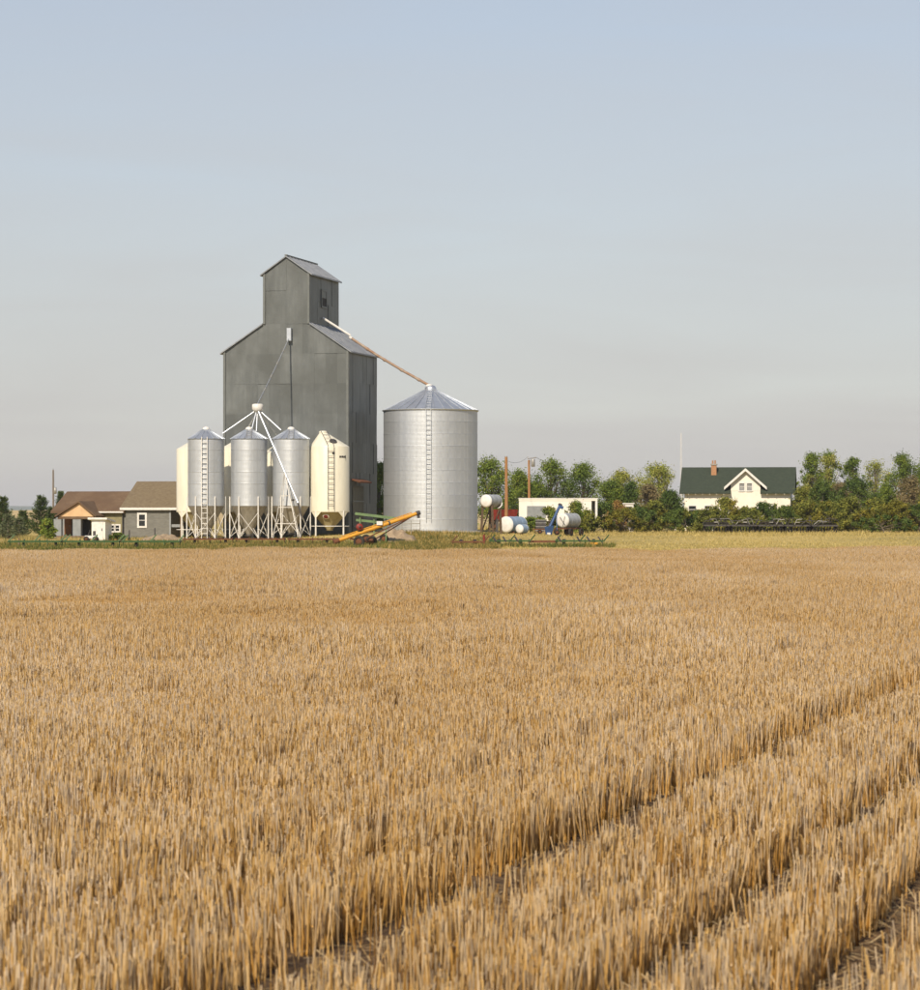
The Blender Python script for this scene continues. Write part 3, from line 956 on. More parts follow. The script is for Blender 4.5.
HY_ = 243.0
def hopper_bin(px, label, with_ladder):
    Y = HY_
    k = F / Y
    x = GX(px, Y)
    g = gz(x, Y)
    r = 18.2 / k
    zt = H + (HY - 438.5) / k
    za = H + (HY - 429.5) / k
    zb = H + (HY - 506.0) / k
    root = thing('hopper_bin', (x, Y, g), label, 'grain bin', 'galvanized hopper bins in front of the elevator')
    n = 6
    h = (zt - zb) / n
    me = None
    for i in range(n):
        if me is None:
            o = MB().lathe(ring_profile(r, h - .012, .005, .1), (x, Y, zb), 56).build('wall_ring', 'galv', root)
            me = o.data
        else:
            o = link('wall_ring', me, 'galv', root, (0, 0, i * h))
        if i:
            MB().lathe([(r - .005, zb + i * h - .025), (r + .014, zb + i * h - .018), (r + .014, zb + i * h + .004), (r - .005, zb + i * h + .01)], (x, Y, 0), 48).build('ring_seam', 'galv', root)
    rf = roof_cone(root, (x, Y), r, zt, za, .26, 18, .07)
    MB().lathe([(.30, za - .05), (.30, za + .1), (.2, za + .2), (0, za + .24)], (x, Y, 0), 16).build('cap', 'white_paint', rf)
    hz = g + .35
    MB().lathe([(r - .01, zb), (r - .03, zb - .04), (.24, hz + .15), (.24, hz), (0, hz)], (x, Y, 0), 40).build('hopper', 'galv_hopper_shade', root)
    c = Vector((x, Y, 0))
    rl = r + .09
    zleg = H + (HY - 496.5) / k
    pts = []
    for i in range(6):
        t = R(-90 + 30 + 2 + 60 * i)
        p = c + Vector((rl * math.cos(t), rl * math.sin(t), 0))
        pts.append(p)
        gg = gz(p.x, p.y)
        MB().beam(p + Vector((0, 0, gg - .03)), p + Vector((0, 0, zleg)), .085, .085).build('leg', 'white_paint', root)
        MB().box(p + Vector((0, 0, gg + .02)), .32, .32, .06).build('foot_plate', 'rust', root)
    for i in range(6):
        a, b = pts[i], pts[(i + 1) % 6]
        MB().beam(a + Vector((0, 0, g + .15)), b + Vector((0, 0, zb - .55)), .036, .036).build('cross_brace', 'white_paint', root)
        MB().beam(b + Vector((0, 0, g + .15)), a + Vector((0, 0, zb - .55)), .034, .034).build('cross_brace', 'white_paint', root)
        MB().beam(a + Vector((0, 0, g + .22)), c + Vector((0, 0, g + .95)) + (a - c).normalized() * .75, .036, .036).build('hopper_strut', 'white_paint', root)
    bd = MB()
    bd.lathe([(.28, hz + .05), (.34, hz + .02), (.34, hz - .06), (.28, hz - .08)], c, 16)
    bd.build('discharge_gate', 'dark_metal', root)
    if with_ladder:
        dr = Vector((math.cos(R(-90)), math.sin(R(-90)), 0))
        ladder(root, c + dr * (r + .16) + Vector((0, 0, g + .1)), c + dr * (r + .16) + Vector((0, 0, zt + .1)), (1, 0, 0), .46, .42, 'white_paint', thick=.055)
    else:
        ladder(root, c + Vector((.1, -r - .02, zt + .05)), c + Vector((.05, -.35, za + .05)), (1, 0, 0), .4, .35, 'steel', name='roof_ladder', thick=.035)
    return Vector((x, Y, za)), r, zt
HB = [hopper_bin(206, 'galvanized hopper bin with a white ladder, leftmost of the three shiny bins', True),
      hopper_bin(249, 'galvanized hopper bin in the middle, under the white distributor head', False),
      hopper_bin(291, 'galvanized hopper bin behind the A-frame loading spout, beside the cream bin', False)]

def cream_bin(px, Y, rpx, py_top_hi, py_top_lo, label, apex_off, marks, lad):
    k = F / Y
    x = GX(px, Y)
    g = gz(x, Y)
    r = rpx / k
    c = Vector((x, Y, 0))
    root = thing('smooth_hopper_bin', (x, Y, g), label, 'grain bin', 'cream smooth-walled hopper bins')
    zt = H + (HY - py_top_lo) / k
    za = H + (HY - py_top_hi) / k
    zb = H + (HY - 512.0) / k
    n = 48
    MB().lathe([(r, zb), (r + .012, zb + .05), (r, zb + .12), (r, zt - .04), (r - .02, zt)], c, n).build('wall', 'cream', root)
    # slanted cone whose filling hole sits off centre
    vs, fs = [], []
    for j in range(6):
        t = j / 5
        rr_ = r - .02 + (.30 - r) * t
        cc = c + Vector((apex_off[0] * t, apex_off[1] * t, zt + (za - zt) * t))
        for i in range(n):
            u = 2 * math.pi * i / n
            vs.append(cc + Vector((rr_ * math.cos(u), rr_ * math.sin(u), 0)))
    for j in range(5):
        for i in range(n):
            fs.append((j * n + i, j * n + (i + 1) % n, (j + 1) * n + (i + 1) % n, (j + 1) * n + i))
    rf = MB().add(vs, fs, True).build('roof', 'cream', root)
    ap = c + Vector((apex_off[0], apex_off[1], za))
    MB().lathe([(.34, -.04), (.34, .08), (.25, .13), (0, .15)], ap, 18).build('lid', 'cream', rf)
    hz = g + .55
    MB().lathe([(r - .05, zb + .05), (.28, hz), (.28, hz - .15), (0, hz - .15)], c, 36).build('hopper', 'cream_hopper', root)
    for i in range(4):
        t = R(-90 - 42 + 90 * i)
        p = c + Vector((r * .985 * math.cos(t), r * .985 * math.sin(t), 0))
        MB().tube(p + Vector((0, 0, gz(p.x, p.y) - .03)), p + Vector((0, 0, zb + .1)), .07, n=8).build('leg', 'white_paint', root)
        u = Vector((-math.sin(t), math.cos(t), 0))
        q = MB()            # gusset web spreading from leg to wall
        for s in (-1, 1):
            q.prism([p + Vector((0, 0, zb + .02)), p + u * s * .55 + Vector((0, 0, zb + .02)) - (p - c).normalized() * .09, p + u * s * .05 + Vector((0, 0, zb - .5))], (p - c).normalized() * .03)
        q.build('gusset', 'cream', root)
    MB().lathe([(r * .985 - .03, g + .75), (r * .985 + .03, g + .75), (r * .985 + .03, g + .81), (r * .985 - .03, g + .81), (r * .985 - .03, g + .75)], c, 40).build('leg_ring', 'white_paint', root)
    if lad:
        dr = Vector((math.cos(R(-84)), math.sin(R(-84)), 0))
        s_ = Vector((-dr.y, dr.x, 0))
        ladder(root, c + dr * (r + .14) + Vector((0, 0, zb + .2)), c + dr * (r + .14) + Vector((0, 0, zt + .05)), s_, .5, .42, 'dark_metal', thick=.035)
        ladder(root, c + dr * (r + .1) + Vector((0, 0, zt + .1)), ap + Vector((.1, -.3, .1)), s_, .5, .42, 'dark_metal', name='roof_ladder', thick=.035)
    if marks:
        def onwall(ang, z, out=.012):
            return c + Vector(((r + out) * math.cos(R(ang)), (r + out) * math.sin(R(ang)), z))
        # dark maker's mark, inspection ports and oval badge
        zc = H + (HY - 458) / k
        q = MB()
        for (a0, a1, z0, z1) in ((-58, -51, .0, .16), (-50, -44, .0, .17), (-43, -38, .0, .16), (-37, -33, -.03, .2), (-34, -33, -.25, 0)):
            q.add([onwall(a0, zc + z0), onwall(a1, zc + z0), onwall(a1, zc + z1), onwall(a0, zc + z1)], [(0, 1, 2, 3)])
        q.build('maker_mark', 'dark_metal', root)
        p = onwall(-76, H + (HY - 453.5) / k, 0)
        MB().lathe([(0, .06), (.1, .05), (.12, 0), (.12, -.03)], p, 14, axis=(p - c) * Vector((1, 1, 0))).build('inspection_port', 'black', root)
        sl = MB()
        t = .35
        d = Vector((math.cos(R(-62)), math.sin(R(-62)), 0))
        base = c + d * (r - .02) + Vector((0, 0, zt))
        rp = base.lerp(ap + d * .3, t)
        nr = (Vector((0, 0, 1)) * 1.4 + d).normalized()
        sl.lathe([(0, .07), (.3, .06), (.34, 0), (.34, -.04)], rp, 18, axis=nr)
        sl.build('roof_vent', 'dark_metal', rf)
        # oval badge on hopper
        d = Vector((math.cos(R(-102)), math.sin(R(-102)), 0))
        tz = .30
        pc = (c + d * (r - .05) + Vector((0, 0, zb + .05))).lerp(c + d * .28 + Vector((0, 0, hz)), tz)
        nr = (d * 1.0 - Vector((0, 0, .8))).normalized()
        bd = MB().lathe([(0, .025), (.26, .02), (.28, 0)], pc, 20, axis=nr).build('badge', 'white_paint', root)
        MB().lathe([(0, .04), (.18, .036), (.2, .02)], pc, 18, axis=nr).build('emblem', 'red_paint', bd)
cream_bin(329.5, 243.8, 19.8, 432.5, 446.5, 'cream hopper bin with slanted top, dark ladder and oval badge', (-.55, .1), True, True)
cream_bin(196, 248.2, 19.6, 438, 449, 'cream hopper bin peeking out left behind the laddered galvanized bin', (.2, .3), False, False)
cream_bin(239, 248.2, 19.4, 438, 449, 'cream hopper bin glimpsed between the left and middle galvanized bins', (.2, .3), False, False)
cream_bin(281, 248.2, 19.4, 442, 453, 'cream hopper bin almost hidden behind the middle and right galvanized bins', (.2, .3), False, False)

# distributor head with down spouts
def distributor():
    Y = HY_ + .6
    c = P(257.5, 407, Y)
    root = thing('distributor_head', c, 'white round distributor head with pipes fanning down to the hopper bins', 'grain distributor')
    MB().lathe([(.0, .28), (.36, .26), (.46, .2), (.46, -.2), (.3, -.36), (.12, -.5), (0, -.5)], c, 24).build('head', 'white_paint', root)
    def spout(p, off, r=.06, nm='spout'):
        a = c + Vector(off)
        MB().path([a, a.lerp(p, .5) + Vector((0, 0, .0)), p], [r] * 3, 10).build(nm, 'galv_roof', root)
    b1, b2, b3 = HB
    spout(b1[0] + Vector((b1[1] * .9, -.1, -.35)), (-.22, 0, -.35))
    spout(b3[0] + Vector((-b3[1] * .55, -.1, -.05)), (.22, 0, -.35))
    spout(b2[0] + Vector((.25, -.25, 0.05)), (-.1, -.05, -.4), .06)
    spout(b2[0] + Vector((.62, -.1, -.15)), (-.02, .08, -.4), .06)
    spout(Vector((GX(239, 248.2) + .3, 248.1, H + (HY - 437) / F * 248.2)), (0, .2, -.38), .06)
    spout(Vector((GX(281, 248.2) + .0, 248.1, H + (HY - 441) / F * 248.2)), (.15, .2, -.38), .06)
    # long loading spout on an A-frame stand
    Yf = HY_ - 2.6
    top = c + Vector((.1, -.2, -.4))
    end = P(298, 503, Yf)
    end2 = P(302, 519, Yf - .1)
    MB().path([top, top.lerp(end, .5), end], [.085] * 3, 10).build('loading_spout', 'galv_roof', root)
    MB().path([end, end2], [.07, .06], 8).build('spout_sleeve', 'dark_metal', root)
    ax = P(284.5, 472, Yf + .25)
    st = MB()
    gq = gz(GX(270, Yf), Yf)
    feet = [Vector((GX(273, Yf), Yf - .5, gq)), Vector((GX(299, Yf), Yf - .5, gq)), Vector((GX(281, Yf), Yf + .6, gq)), Vector((GX(300, Yf), Yf + .7, gq))]
    for f_ in feet:
        MB().beam(ax, f_, .06, .06).build('stand_leg', 'steel' if f_ is feet[0] else 'white_paint', root)
    for t in (.35, .52, .76):
        MB().beam(ax.lerp(feet[0], t), ax.lerp(feet[1], t), .05, .05).build('stand_rail', 'white_paint', root)
    bc = P(293, 500, Yf)
    MB().lathe([(0, .1), (.1, .08), (.12, 0), (.1, -.08), (0, -.1)], bc, 12).build('pulley', 'dark_metal', root)
    # high spout coming down from the elevator's front
    t2 = thing('transfer_pipe', c + Vector((0, 0, .28)), 'thin pale pipe slanting from the elevator front to the distributor head', 'pipe')
    a = SPOUT_A + Vector((0, 0, -.1))
    b = c + Vector((0, 0, .26))
    MB().path([a, a.lerp(b, .33) + Vector((0, 0, -.08)), a.lerp(b, .66) + Vector((0, 0, -.08)), b], [.055] * 4, 8).build('pipe', 'tin_roof', t2)
    for s in (.18, .38, .58, .78):
        p = a.lerp(b, s) + Vector((0, 0, -.06))
        d = (b - a).normalized()
        MB().tube(p - d * .22, p + d * .22, .066, n=8).build('coupling', 'steel', t2)
distributor()

def right_spout():
    a = SPOUT_B + Vector((.05, 0, 0))
    b = BIG_TOP + Vector((-.1, 0, .05))
    root = thing('transfer_pipe', b, 'long rusty pipe sloping from the elevator cupola to the big round bin', 'pipe')
    d = (b - a)
    q = a.lerp(b, .26)
    MB().tube(a, q, .105, n=12).build('upper_pipe', 'white_paint', root)
    sag = lambda t: a.lerp(b, t) + Vector((0, 0, -.25 * math.sin(math.pi * t)))
    MB().path([sag(.255), sag(.5), sag(.75), b], [.115, .115, .115, .115], 12).build('lower_pipe', 'rusty_pipe', root)
    for t in (.26, .42, .58, .74, .9):
        p = sag(t)
        MB().tube(p - d.normalized() * .12, p + d.normalized() * .12, .145, n=12).build('collar', 'rusty_pipe' if t > .3 else 'white_paint', root)
    MB().lathe([(.16, .12), (.3, .05), (.32, -.25), (.32, -.28)], b, 14).build('spout_end', 'white_paint', root)
right_spout()

# ------------------------------------------------------------------ farm buildings on the left
def gable(fr, root, W, D, ze, zr, m, oh=.35, th=.14, parts=True, rm=None):
    """two roof slabs, ridge along a"""
    k = (zr - ze) / (D / 2)
    for s in (0, 1):
        b0 = -oh if s == 0 else D + oh
        q = MB()
        z0 = ze - oh * k
        q.hexa([fr.p(-oh, b0, z0), fr.p(W + oh, b0, z0), fr.p(W + oh, D / 2, zr), fr.p(-oh, D / 2, zr),
                fr.p(-oh, b0, z0 + th), fr.p(W + oh, b0, z0 + th), fr.p(W + oh, D / 2, zr + th), fr.p(-oh, D / 2, zr + th)])
        o = q.build('roof', m, root)
        if s == 0:
            f = MB()
            fr.box(f, -oh, W + oh, b0 - .03, b0 - .003, z0 - .06, z0 + th + .01)
            f.build('fascia', rm or 'white_paint', o)

def left_buildings():
    # right, taller one: grey walls, brown roof
    Y = 255.5
    o = Frame((GX(124, Y), Y), TH)
    g = gz(o.o.x, Y)
    root = thing('farm_shed', o.p(2.2, 3, g), 'grey farm building with brown shingle roof and white framed window', 'building')
    ze = o.hit(124, 507.5)[1]
    zr = o.hit(131.5, 483, 4.0)[1]
    W = o.hit(182.5, 520)[0]
    Wr = o.hit(170.5, 520)[0]
    w0 = o.hit(139, 526)
    w1 = o.hit(145, 514.6)
    zw0 = w0[1]
    mb = MB()
    wall_open(o, mb, .0, Wr, 0, g - .3, ze, [(w0[0], w1[0], zw0, w1[1])])
    mb.build('front_wall', 'grey_siding', root)
    mb = MB()
    mb.prism([o.p(Wr - .15, .15, g - .3), o.p(Wr - .15, 8, g - .3), o.p(Wr - .15, 8, ze), o.p(Wr - .15, 4, zr - .02), o.p(Wr - .15, .15, ze)], o.r * .15)
    mb.prism([o.p(0, .15, g - .3), o.p(0, 8, g - .3), o.p(0, 8, ze), o.p(0, 4, zr - .02), o.p(0, .15, ze)], o.r * .15)
    o.box(mb, .15, Wr - .15, 7.85, 8, g - .3, ze)
    mb.build('wall', 'grey_siding', root)
    window(o, root, w0[0], w1[0], zw0, w1[1], 0, .17)
    t = MB(); o.box(t, Wr - .12, Wr + .04, -.05, 0 - .003, g, ze - .1); t.build('corner_board', 'light_siding', root)
    # open bay at the right end: posts and rail
    for a in (W - .15,):
        q = MB(); o.box(q, a - .08, a + .08, 0, .16, g, ze); q.build('post', 'old_wood', root)
    q = MB(); o.box(q, Wr + .02, W - .2, .1, .18, g + .9, g + 1.15); q.build('rail', 'light_siding', root)
    q = MB(); o.box(q, Wr + .02, W, 3.6, 3.75, g, ze); q.build('bay_wall', 'tin_core', root)
    gable(o, root, W, 8.0, ze, zr, 'tan_shingle', .3)
    # left, lower one: brown roof, peach porch gable
    Y = 257.0
    o = Frame((GX(55, Y), Y), TH)
    g = gz(o.o.x, Y)
    root = thing('farmhouse', o.p(2.5, 3, g), 'low house with brown roof and peach porch gable beside the conifers', 'house')
    ze = o.hit(60, 511)[1]
    zr = o.hit(62, 493, 3.6)[1]
    W = o.hit(122, 520)[0]
    wins = [(o.hit(110.7, 520)[0], o.hit(114.0, 520)[0]), (o.hit(115.6, 520)[0], o.hit(119.2, 520)[0])]
    z0, z1 = o.hit(110, 531)[1], o.hit(110, 525.5)[1]
    mb = MB()
    wall_open(o, mb, 3.3, W, 0, g - .3, ze, [(a, b, z0, z1) for a, b in wins])
    mb.build('front_wall', 'tan_siding', root)
    for a, b in wins:
        window(o, root, a, b, z0, z1, 0, .12)
    mb = MB()
    for a in (.0, W - .15):
        mb.prism([o.p(a, .15, g - .3), o.p(a, 7.2, g - .3), o.p(a, 7.2, ze), o.p(a, 3.6, zr - .02), o.p(a, .15, ze)], o.r * .15)
    o.box(mb, .15, W - .15, 7.05, 7.2, g - .3, ze)
    o.box(mb, .15, 3.3, 0.0, .15, g - .3, ze)
    mb.build('wall', 'light_siding', root)
    gable(o, root, W, 7.2, ze, zr, 'brown_shingle', .3, rm='brown_shingle')
    q = MB(); kk = (zr - ze) / 3.6
    o.box(q, o.hit(95, 510, -.35)[0], W + .25, -.42, -.34, ze - .3 * kk - .03, ze - .3 * kk + .1); q.build('gutter', 'white_paint', root)
    # porch with front gable
    pb = -2.0
    al, zl = o.hit(56.5, 516.5, pb); ar, _ = o.hit(95.5, 515.5, pb); am, zm = o.hit(79.5, 502.5, pb)
    am = (al + ar) / 2 + .3
    q = MB().prism([o.p(al + .15, pb, zl), o.p(ar - .15, pb, zl), o.p(am, pb, zm)], o.b * .12).build('porch_gable', 'peach', root)
    for (a, z) in ((al - .1, zl - .06), (ar + .1, zl - .06)):
        r_ = MB()
        r_.hexa([o.p(a, pb - .25, z), o.p(am, pb - .25, zm), o.p(am, 1.6, zm), o.p(a, 1.6, z), o.p(a, pb - .25, z + .13), o.p(am, pb - .25, zm + .13), o.p(am, 1.6, zm + .13), o.p(a, 1.6, z + .13)])
        r_.build('porch_roof', 'brown_shingle', root)
    q = MB(); o.box(q, al + .1, ar - .1, pb - .02, pb + .14, zl - .22, zl - .003); q.build('porch_beam', 'brown_shingle', root)
    for (p0, p1) in ((53.5, 61), (72.5, 80.5)):
        a0, a1 = o.hit(p0, 520, pb)[0], o.hit(p1, 520, pb)[0]
        q = MB(); o.box(q, a0, a1, pb + .02, pb + .35, g - .2, zl - .22); q.build('porch_pillar', 'light_siding', root)
    a0, a1 = o.hit(64, 520, -.1)[0], o.hit(71, 520, -.1)[0]
    q = MB(); o.box(q, a0, a1, -.06, -.004, g, g + 2.05); dr = q.build('door', 'door_brown', root)
    q = MB(); q.lathe([(0, .06), (.04, .05), (.04, 0)], o.p(a1 - .15, -.06, g + 1), 10, axis=-o.b); q.build('handle', 'steel', dr)
    a0, a1 = o.hit(82.5, 520, -.1)[0], o.hit(90, 520, -.1)[0]
    q = MB(); o.box(q, a0, a1, -.06, -.004, g + .2, g + 2.0); q.build('screen', 'black', root)
    q = MB(); o.box(q, al, ar - .3, pb - .1, -.01, g - .3, g + .12); q.build('porch_floor', 'old_wood', root)
    # small white shed
    Y = 239.0
    o = Frame((GX(91.5, Y), Y), TH)
    g = gz(o.o.x, Y)
    root = thing('white_shed', o.p(.6, .6, g), 'small white upright shed with slanted roof in front of the tan wall', 'shed')
    zt = o.hit(92, 519.5)[1]
    w = o.hit(105, 530)[0]
    q = MB(); o.box(q, 0, w, 0, 1.5, g - .1, zt); q.build('body', 'white_wall', root)
    q = MB()
    q.hexa([o.p(-.25, -.25, zt), o.p(w + .25, -.25, zt), o.p(w + .25, 1.75, zt - .25), o.p(-.25, 1.75, zt - .25), o.p(-.25, -.25, zt + .16), o.p(w + .25, -.25, zt + .16), o.p(w + .25, 1.75, zt - .09), o.p(-.25, 1.75, zt - .09)])
    q.build('roof', 'white_paint', root)
    q = MB(); o.box(q, .15, w - .15, -.04, -.004, g + .05, zt - .2); d = q.build('door', 'white_paint', root)
    q = MB(); o.box(q, w - .3, w - .24, -.08, -.043, g + .8, g + 1.0); q.build('handle', 'dark_metal', d)
    # things standing about the yard
    root = thing('lawn_tractor', G(91, 232), 'small white machine with upright seat beside the white shed', 'machine')
    b = G(91, 232)
    MB().box(b + Vector((0, 0, .38)), .95, .5, .22).build('body', 'white_paint', root)
    MB().box(b + Vector((.25, 0, .68)), .18, .4, .36).build('seat', 'dark_metal', root)
    MB().beam(b + Vector((-.25, 0, .45)), b + Vector((-.1, 0, .95)), .05).build('steering_post', 'dark_metal', root)
    for dx in (-.35, .35):
        for dy in (-.3, .3):
            wheel(root, b + Vector((dx, dy, .22)), .22, .14, (0, 1, 0))
    for i, (px, py, Y, lab) in enumerate(((122.3, 516, 243, 'tall thin dark post at the corner of the grey building'), (129, 530, 240, 'short dark post left of the white framed window'),
                                          (154.5, 528, 240, 'short dark post right of the white framed window'), (18.5, 538, 186, 'short wooden stake at the left edge of the weeds'))):
        p = G(px, Y)
        z = H + (HY - py) / F * Y
        q = MB()
        q.path([p + Vector((0, 0, -.1)), p + Vector((.02, 0, (z - p.z) * .6)), Vector((p.x + .01, p.y, z))], [.06, .055, .05], 8)
        o_ = q.build('fence_post', 'old_wood' if i == 3 else 'dark_metal', None, p)
        tag(o_, lab, 'post', 'posts standing in the yard')
left_buildings()

def mound(name, label, px0, px1, py_top, Y, m, seed, dep=2.5, cat='dirt pile'):
    x0, x1 = GX(px0, Y), GX(px1, Y)
    g = gz((x0 + x1) / 2, Y)
    h = H + (HY - py_top) / F * Y - g
    vs, fs = [], []
    nu, nv = 28, 14
    for j in range(nv + 1):
        for i in range(nu + 1):
            u, v = i / nu * 2 - 1, j / nv * 2 - 1
            e = max(0, 1 - u * u) ** .8 * max(0, 1 - v * v) ** .8
            z = h * e * (.85 + .5 * mnoise.noise(Vector((u * 3, v * 2, seed)))) + .06 * mnoise.noise(Vector((u * 11, v * 8, seed)))
            x, y = (x0 + x1) / 2 + u * (x1 - x0) / 2, Y + v * dep
            vs.append((x, y, gz(x, y) - .08 + max(0, z)))
    for j in range(nv):
        for i in range(nu):
            a = j * (nu + 1) + i
            fs.append((a, a + 1, a + nu + 2, a + nu + 1))
    o = MB().add(vs, fs, True).build(name, m, None, ((x0 + x1) / 2, Y, g))
    return tag(o, label, cat, 'piles of bare earth in the yard')
mound('dirt_pile', 'pinkish heap of dirt and rubble right of the grey building', 140, 184, 533, 240, 'dirt', 4)
mound('dirt_pile', 'pale heap of dirt behind the yellow grain auger', 372, 418, 526.5, 226, 'dirt', 8)

# ------------------------------------------------------------------ farm machinery
def yellow_auger():
    Y = 196.0
    root = thing('grain_auger', G(365, Y), 'yellow grain auger on two wheels in front of the big bin', 'auger')
    a, b = P(337, 541, Y - .8), P(417, 513.5, Y + .8)
    MB().tube(a, b, .125, n=14).build('auger_tube', 'yellow_paint', root)
    d = (b - a).normalized()
    MB().tube(b - d * .05, b + d * .22, .17, .15, n=14).build('discharge_head', 'dark_metal', root)
    MB().beam(b + d * .1, b + d * .12 + Vector((0, 0, -.35)), .2, .22).build('spout', 'dark_metal', root)
    MB().tube(a - d * .25, a + d * .15, .18, n=12).build('intake_cage', 'rust', root)
    MB().beam(a + d * .3 + Vector((0, 0, .2)), a.lerp(b, .93) + Vector((0, 0, .19)), .06, .06).build('truss_rail', 'yellow_paint', root)
    for t in (.25, .45, .65, .85):
        p = a.lerp(b, t)
        MB().tube(p - d * .05, p + d * .05, .16, n=12).build('band', 'dark_metal' if t in (.65,) else 'yellow_paint', root)
    # undercarriage
    g = gz(GX(365, Y), Y)
    w1 = Vector((GX(359.5, Y), Y - .9, g + .38)); w2 = Vector((GX(371, Y), Y + .9, g + .38))
    ax = (w2 - w1).normalized()
    MB().tube(w1, w2, .05, n=8).build('axle', 'rust', root)
    wheel(root, w1, .40, .2, ax)
    wheel(root, w2, .40, .2, ax)
    for w in (w1, w2):
        MB().beam(w, a.lerp(b, .93) + Vector((0, 0, -.1)), .07, .07).build('lift_arm', 'rust', root)
        MB().beam(w, a.lerp(b, .12), .06, .06).build('drag_link', 'rust', root)
    p = a.lerp(b, .28) + Vector((0, -.1, .42))
    e = MB().lathe([(0, .12), (.2, .11), (.24, .06), (.24, -.06), (.2, -.11), (0, -.12)], p, 18, axis=(0.3, -1, 0)).build('motor', 'red_paint', root)
    MB().lathe([(0, .16), (.08, .15), (.08, .1)], p, 12, axis=(0.3, -1, 0)).build('hub', 'dark_metal', e)
    MB().beam(p, a.lerp(b, .3), .1, .1).build('motor_mount', 'dark_metal', root)
    MB().box(a.lerp(b, .53) + Vector((0, -.08, .22)), .38, .25, .26).build('gearbox', 'white_paint', root)
yellow_auger()

def green_beams():
    Y = 222.0
    root = thing('green_implement', G(376, Y), 'pale green steel beams of a machine parked behind the yellow auger', 'farm implement')
    MB().beam(P(355, 513.5, Y), P(396, 518.5, Y), .16, .2).build('upper_beam', 'pale_green', root)
    MB().beam(P(356, 520, Y + .3), P(388, 523, Y + .3), .14, .18).build('lower_beam', 'pale_green', root)
    for px in (360, 374, 386):
        t = P(px, 515.5, Y + .15)
        MB().beam(Vector((t.x, t.y, gz(t.x, t.y))), t, .09, .09).build('upright', 'pale_green', root)
    wheel(root, G(366, Y + .6) + Vector((0, 0, .35)), .35, .2, (0.2, 1, 0))
    wheel(root, G(384, Y + .6) + Vector((0, 0, .35)), .35, .2, (0.2, 1, 0))
    # grey livestock panel leaning by the bin
    Y = 240.0
    root = thing('livestock_panel', G(411, Y), 'grey steel gate panel standing at the foot of the big bin', 'gate')
    for z in (.35, .6, .85, 1.1):
        MB().tube(G(402, Y) + Vector((0, 0, z)), G(420, Y) + Vector((0, 0, z)), .03, n=6).build('bar', 'steel', root)
    for px in (402, 411, 420):
        MB().tube(G(px, Y), G(px, Y) + Vector((0, 0, 1.15)), .035, n=6).build('upright', 'steel', root)
green_beams()

def cultivator(name, label, secs, Y, py_bar, m, m2, shank_m, group, link_bar=None, dep=1.6, tine=.55, arch=True, cat='cultivator'):
    """folding toolbar: sections of frame with spring shanks; secs = [(px0, px1)]"""
    c = (secs[0][0] + secs[-1][1]) / 2
    root = thing(name, G(c, Y), label, cat, group)
    rr = random.Random(int(c))
    for (p0, p1) in secs:
        x0, x1 = GX(p0, Y), GX(p1, Y)
        g = gz((x0 + x1) / 2, Y)
        z = H + (HY - py_bar) / F * Y
        f = MB()
        for dy in (0, dep * .5, dep):
            f.beam((x0, Y + dy, z), (x1, Y + dy, z), .1, .1)
        n = max(2, int((x1 - x0) / 1.4))
        for i in range(n + 1):
            x = x0 + (x1 - x0) * i / n
            f.beam((x, Y - .1, z), (x, Y + dep + .1, z), .09, .09)
        f.build('frame', m, root)
        n = max(3, int((x1 - x0) / tine))
        for i in range(n + 1):
            x = x0 + (x1 - x0) * (i + .1 * rr.random()) / (n + .1)
            dy = (0, dep * .5, dep)[i % 3]
            h = z - gz(x, Y + dy)
            MB().path([(x, Y + dy, z + .05), (x, Y + dy + .22, z + .12), (x, Y + dy + .32, z - h * .35), (x, Y + dy + .16, z - h * .75), (x, Y + dy - .02, z - h + .02)], [.035, .035, .032, .03, .03], 5).build('shank', shank_m if i % 3 else m2, root)
        if arch:
            for i in range(n // 2 + 1):
                x = x0 + (x1 - x0) * i / (n // 2 + .001)
                MB().beam((x, Y, z), (x + .35, Y + .3, z + .42), .06, .06).build('wing_strut', m2, root)
        for x in (x0 + .6, x1 - .6):
            wheel(root, Vector((x, Y + dep + .35, gz(x, Y + dep + .35) + .27)), .27, .17, (1, 0.15, 0), rimm=m)
            MB().beam((x, Y + dep, z), (x, Y + dep + .35, gz(x, Y + dep) + .27), .07, .07).build('wheel_arm', m, root)
    if link_bar:
        for (p0, p1) in link_bar:
            MB().beam(P(p0, py_bar + .5, Y + .4), P(p1, py_bar + .5, Y + .4), .12, .14).build('link_bar', 'rust', root)
    return root
GRP = 'tillage implements parked along the edge of the field'
r_ = cultivator('cultivator', 'green folding cultivator in two sections joined by a brown bar', [(490, 530), (556, 604)], 196, 541.0, 'green_paint', 'green_paint', 'dark_metal', GRP, [(528, 558)])
for px in (593, 597):
    MB().box(P(px - 1, 543.5, 195.9), .22, .05, .14).build('reflector', 'yellow_paint', r_)
for px in (496, 506, 518, 561, 580, 590):
    MB().beam(P(px, 541.5, 195.8), P(px - 3, 536.8, 196.2), .08, .08).build('gang_bracket', 'dark_metal', r_)
MB().beam(P(598, 536.5, 196), P(603, 543.5, 196), .09, .09).build('hitch', 'dark_metal', r_)
cultivator('cultivator', 'long low green harrow half hidden in weeds before the low house', [(8, 60), (64, 118), (122, 178)], 178, 541.6, 'green_paint', 'pale_green', 'green_paint', GRP, dep=2.0, tine=.75)
cultivator('cultivator', 'rusty brown harrow lying in front of the hopper bins', [(184, 232), (236, 284), (288, 334)], 206, 539.2, 'rust', 'rust', 'rust', GRP, arch=False, dep=1.4, tine=.8)
cultivator('cultivator', 'small rusty brown implement between the auger and the green cultivator', [(452, 484)], 194, 542.0, 'rust', 'rust', 'rust', GRP, dep=1.2, tine=.7)
p = G(484, 203)
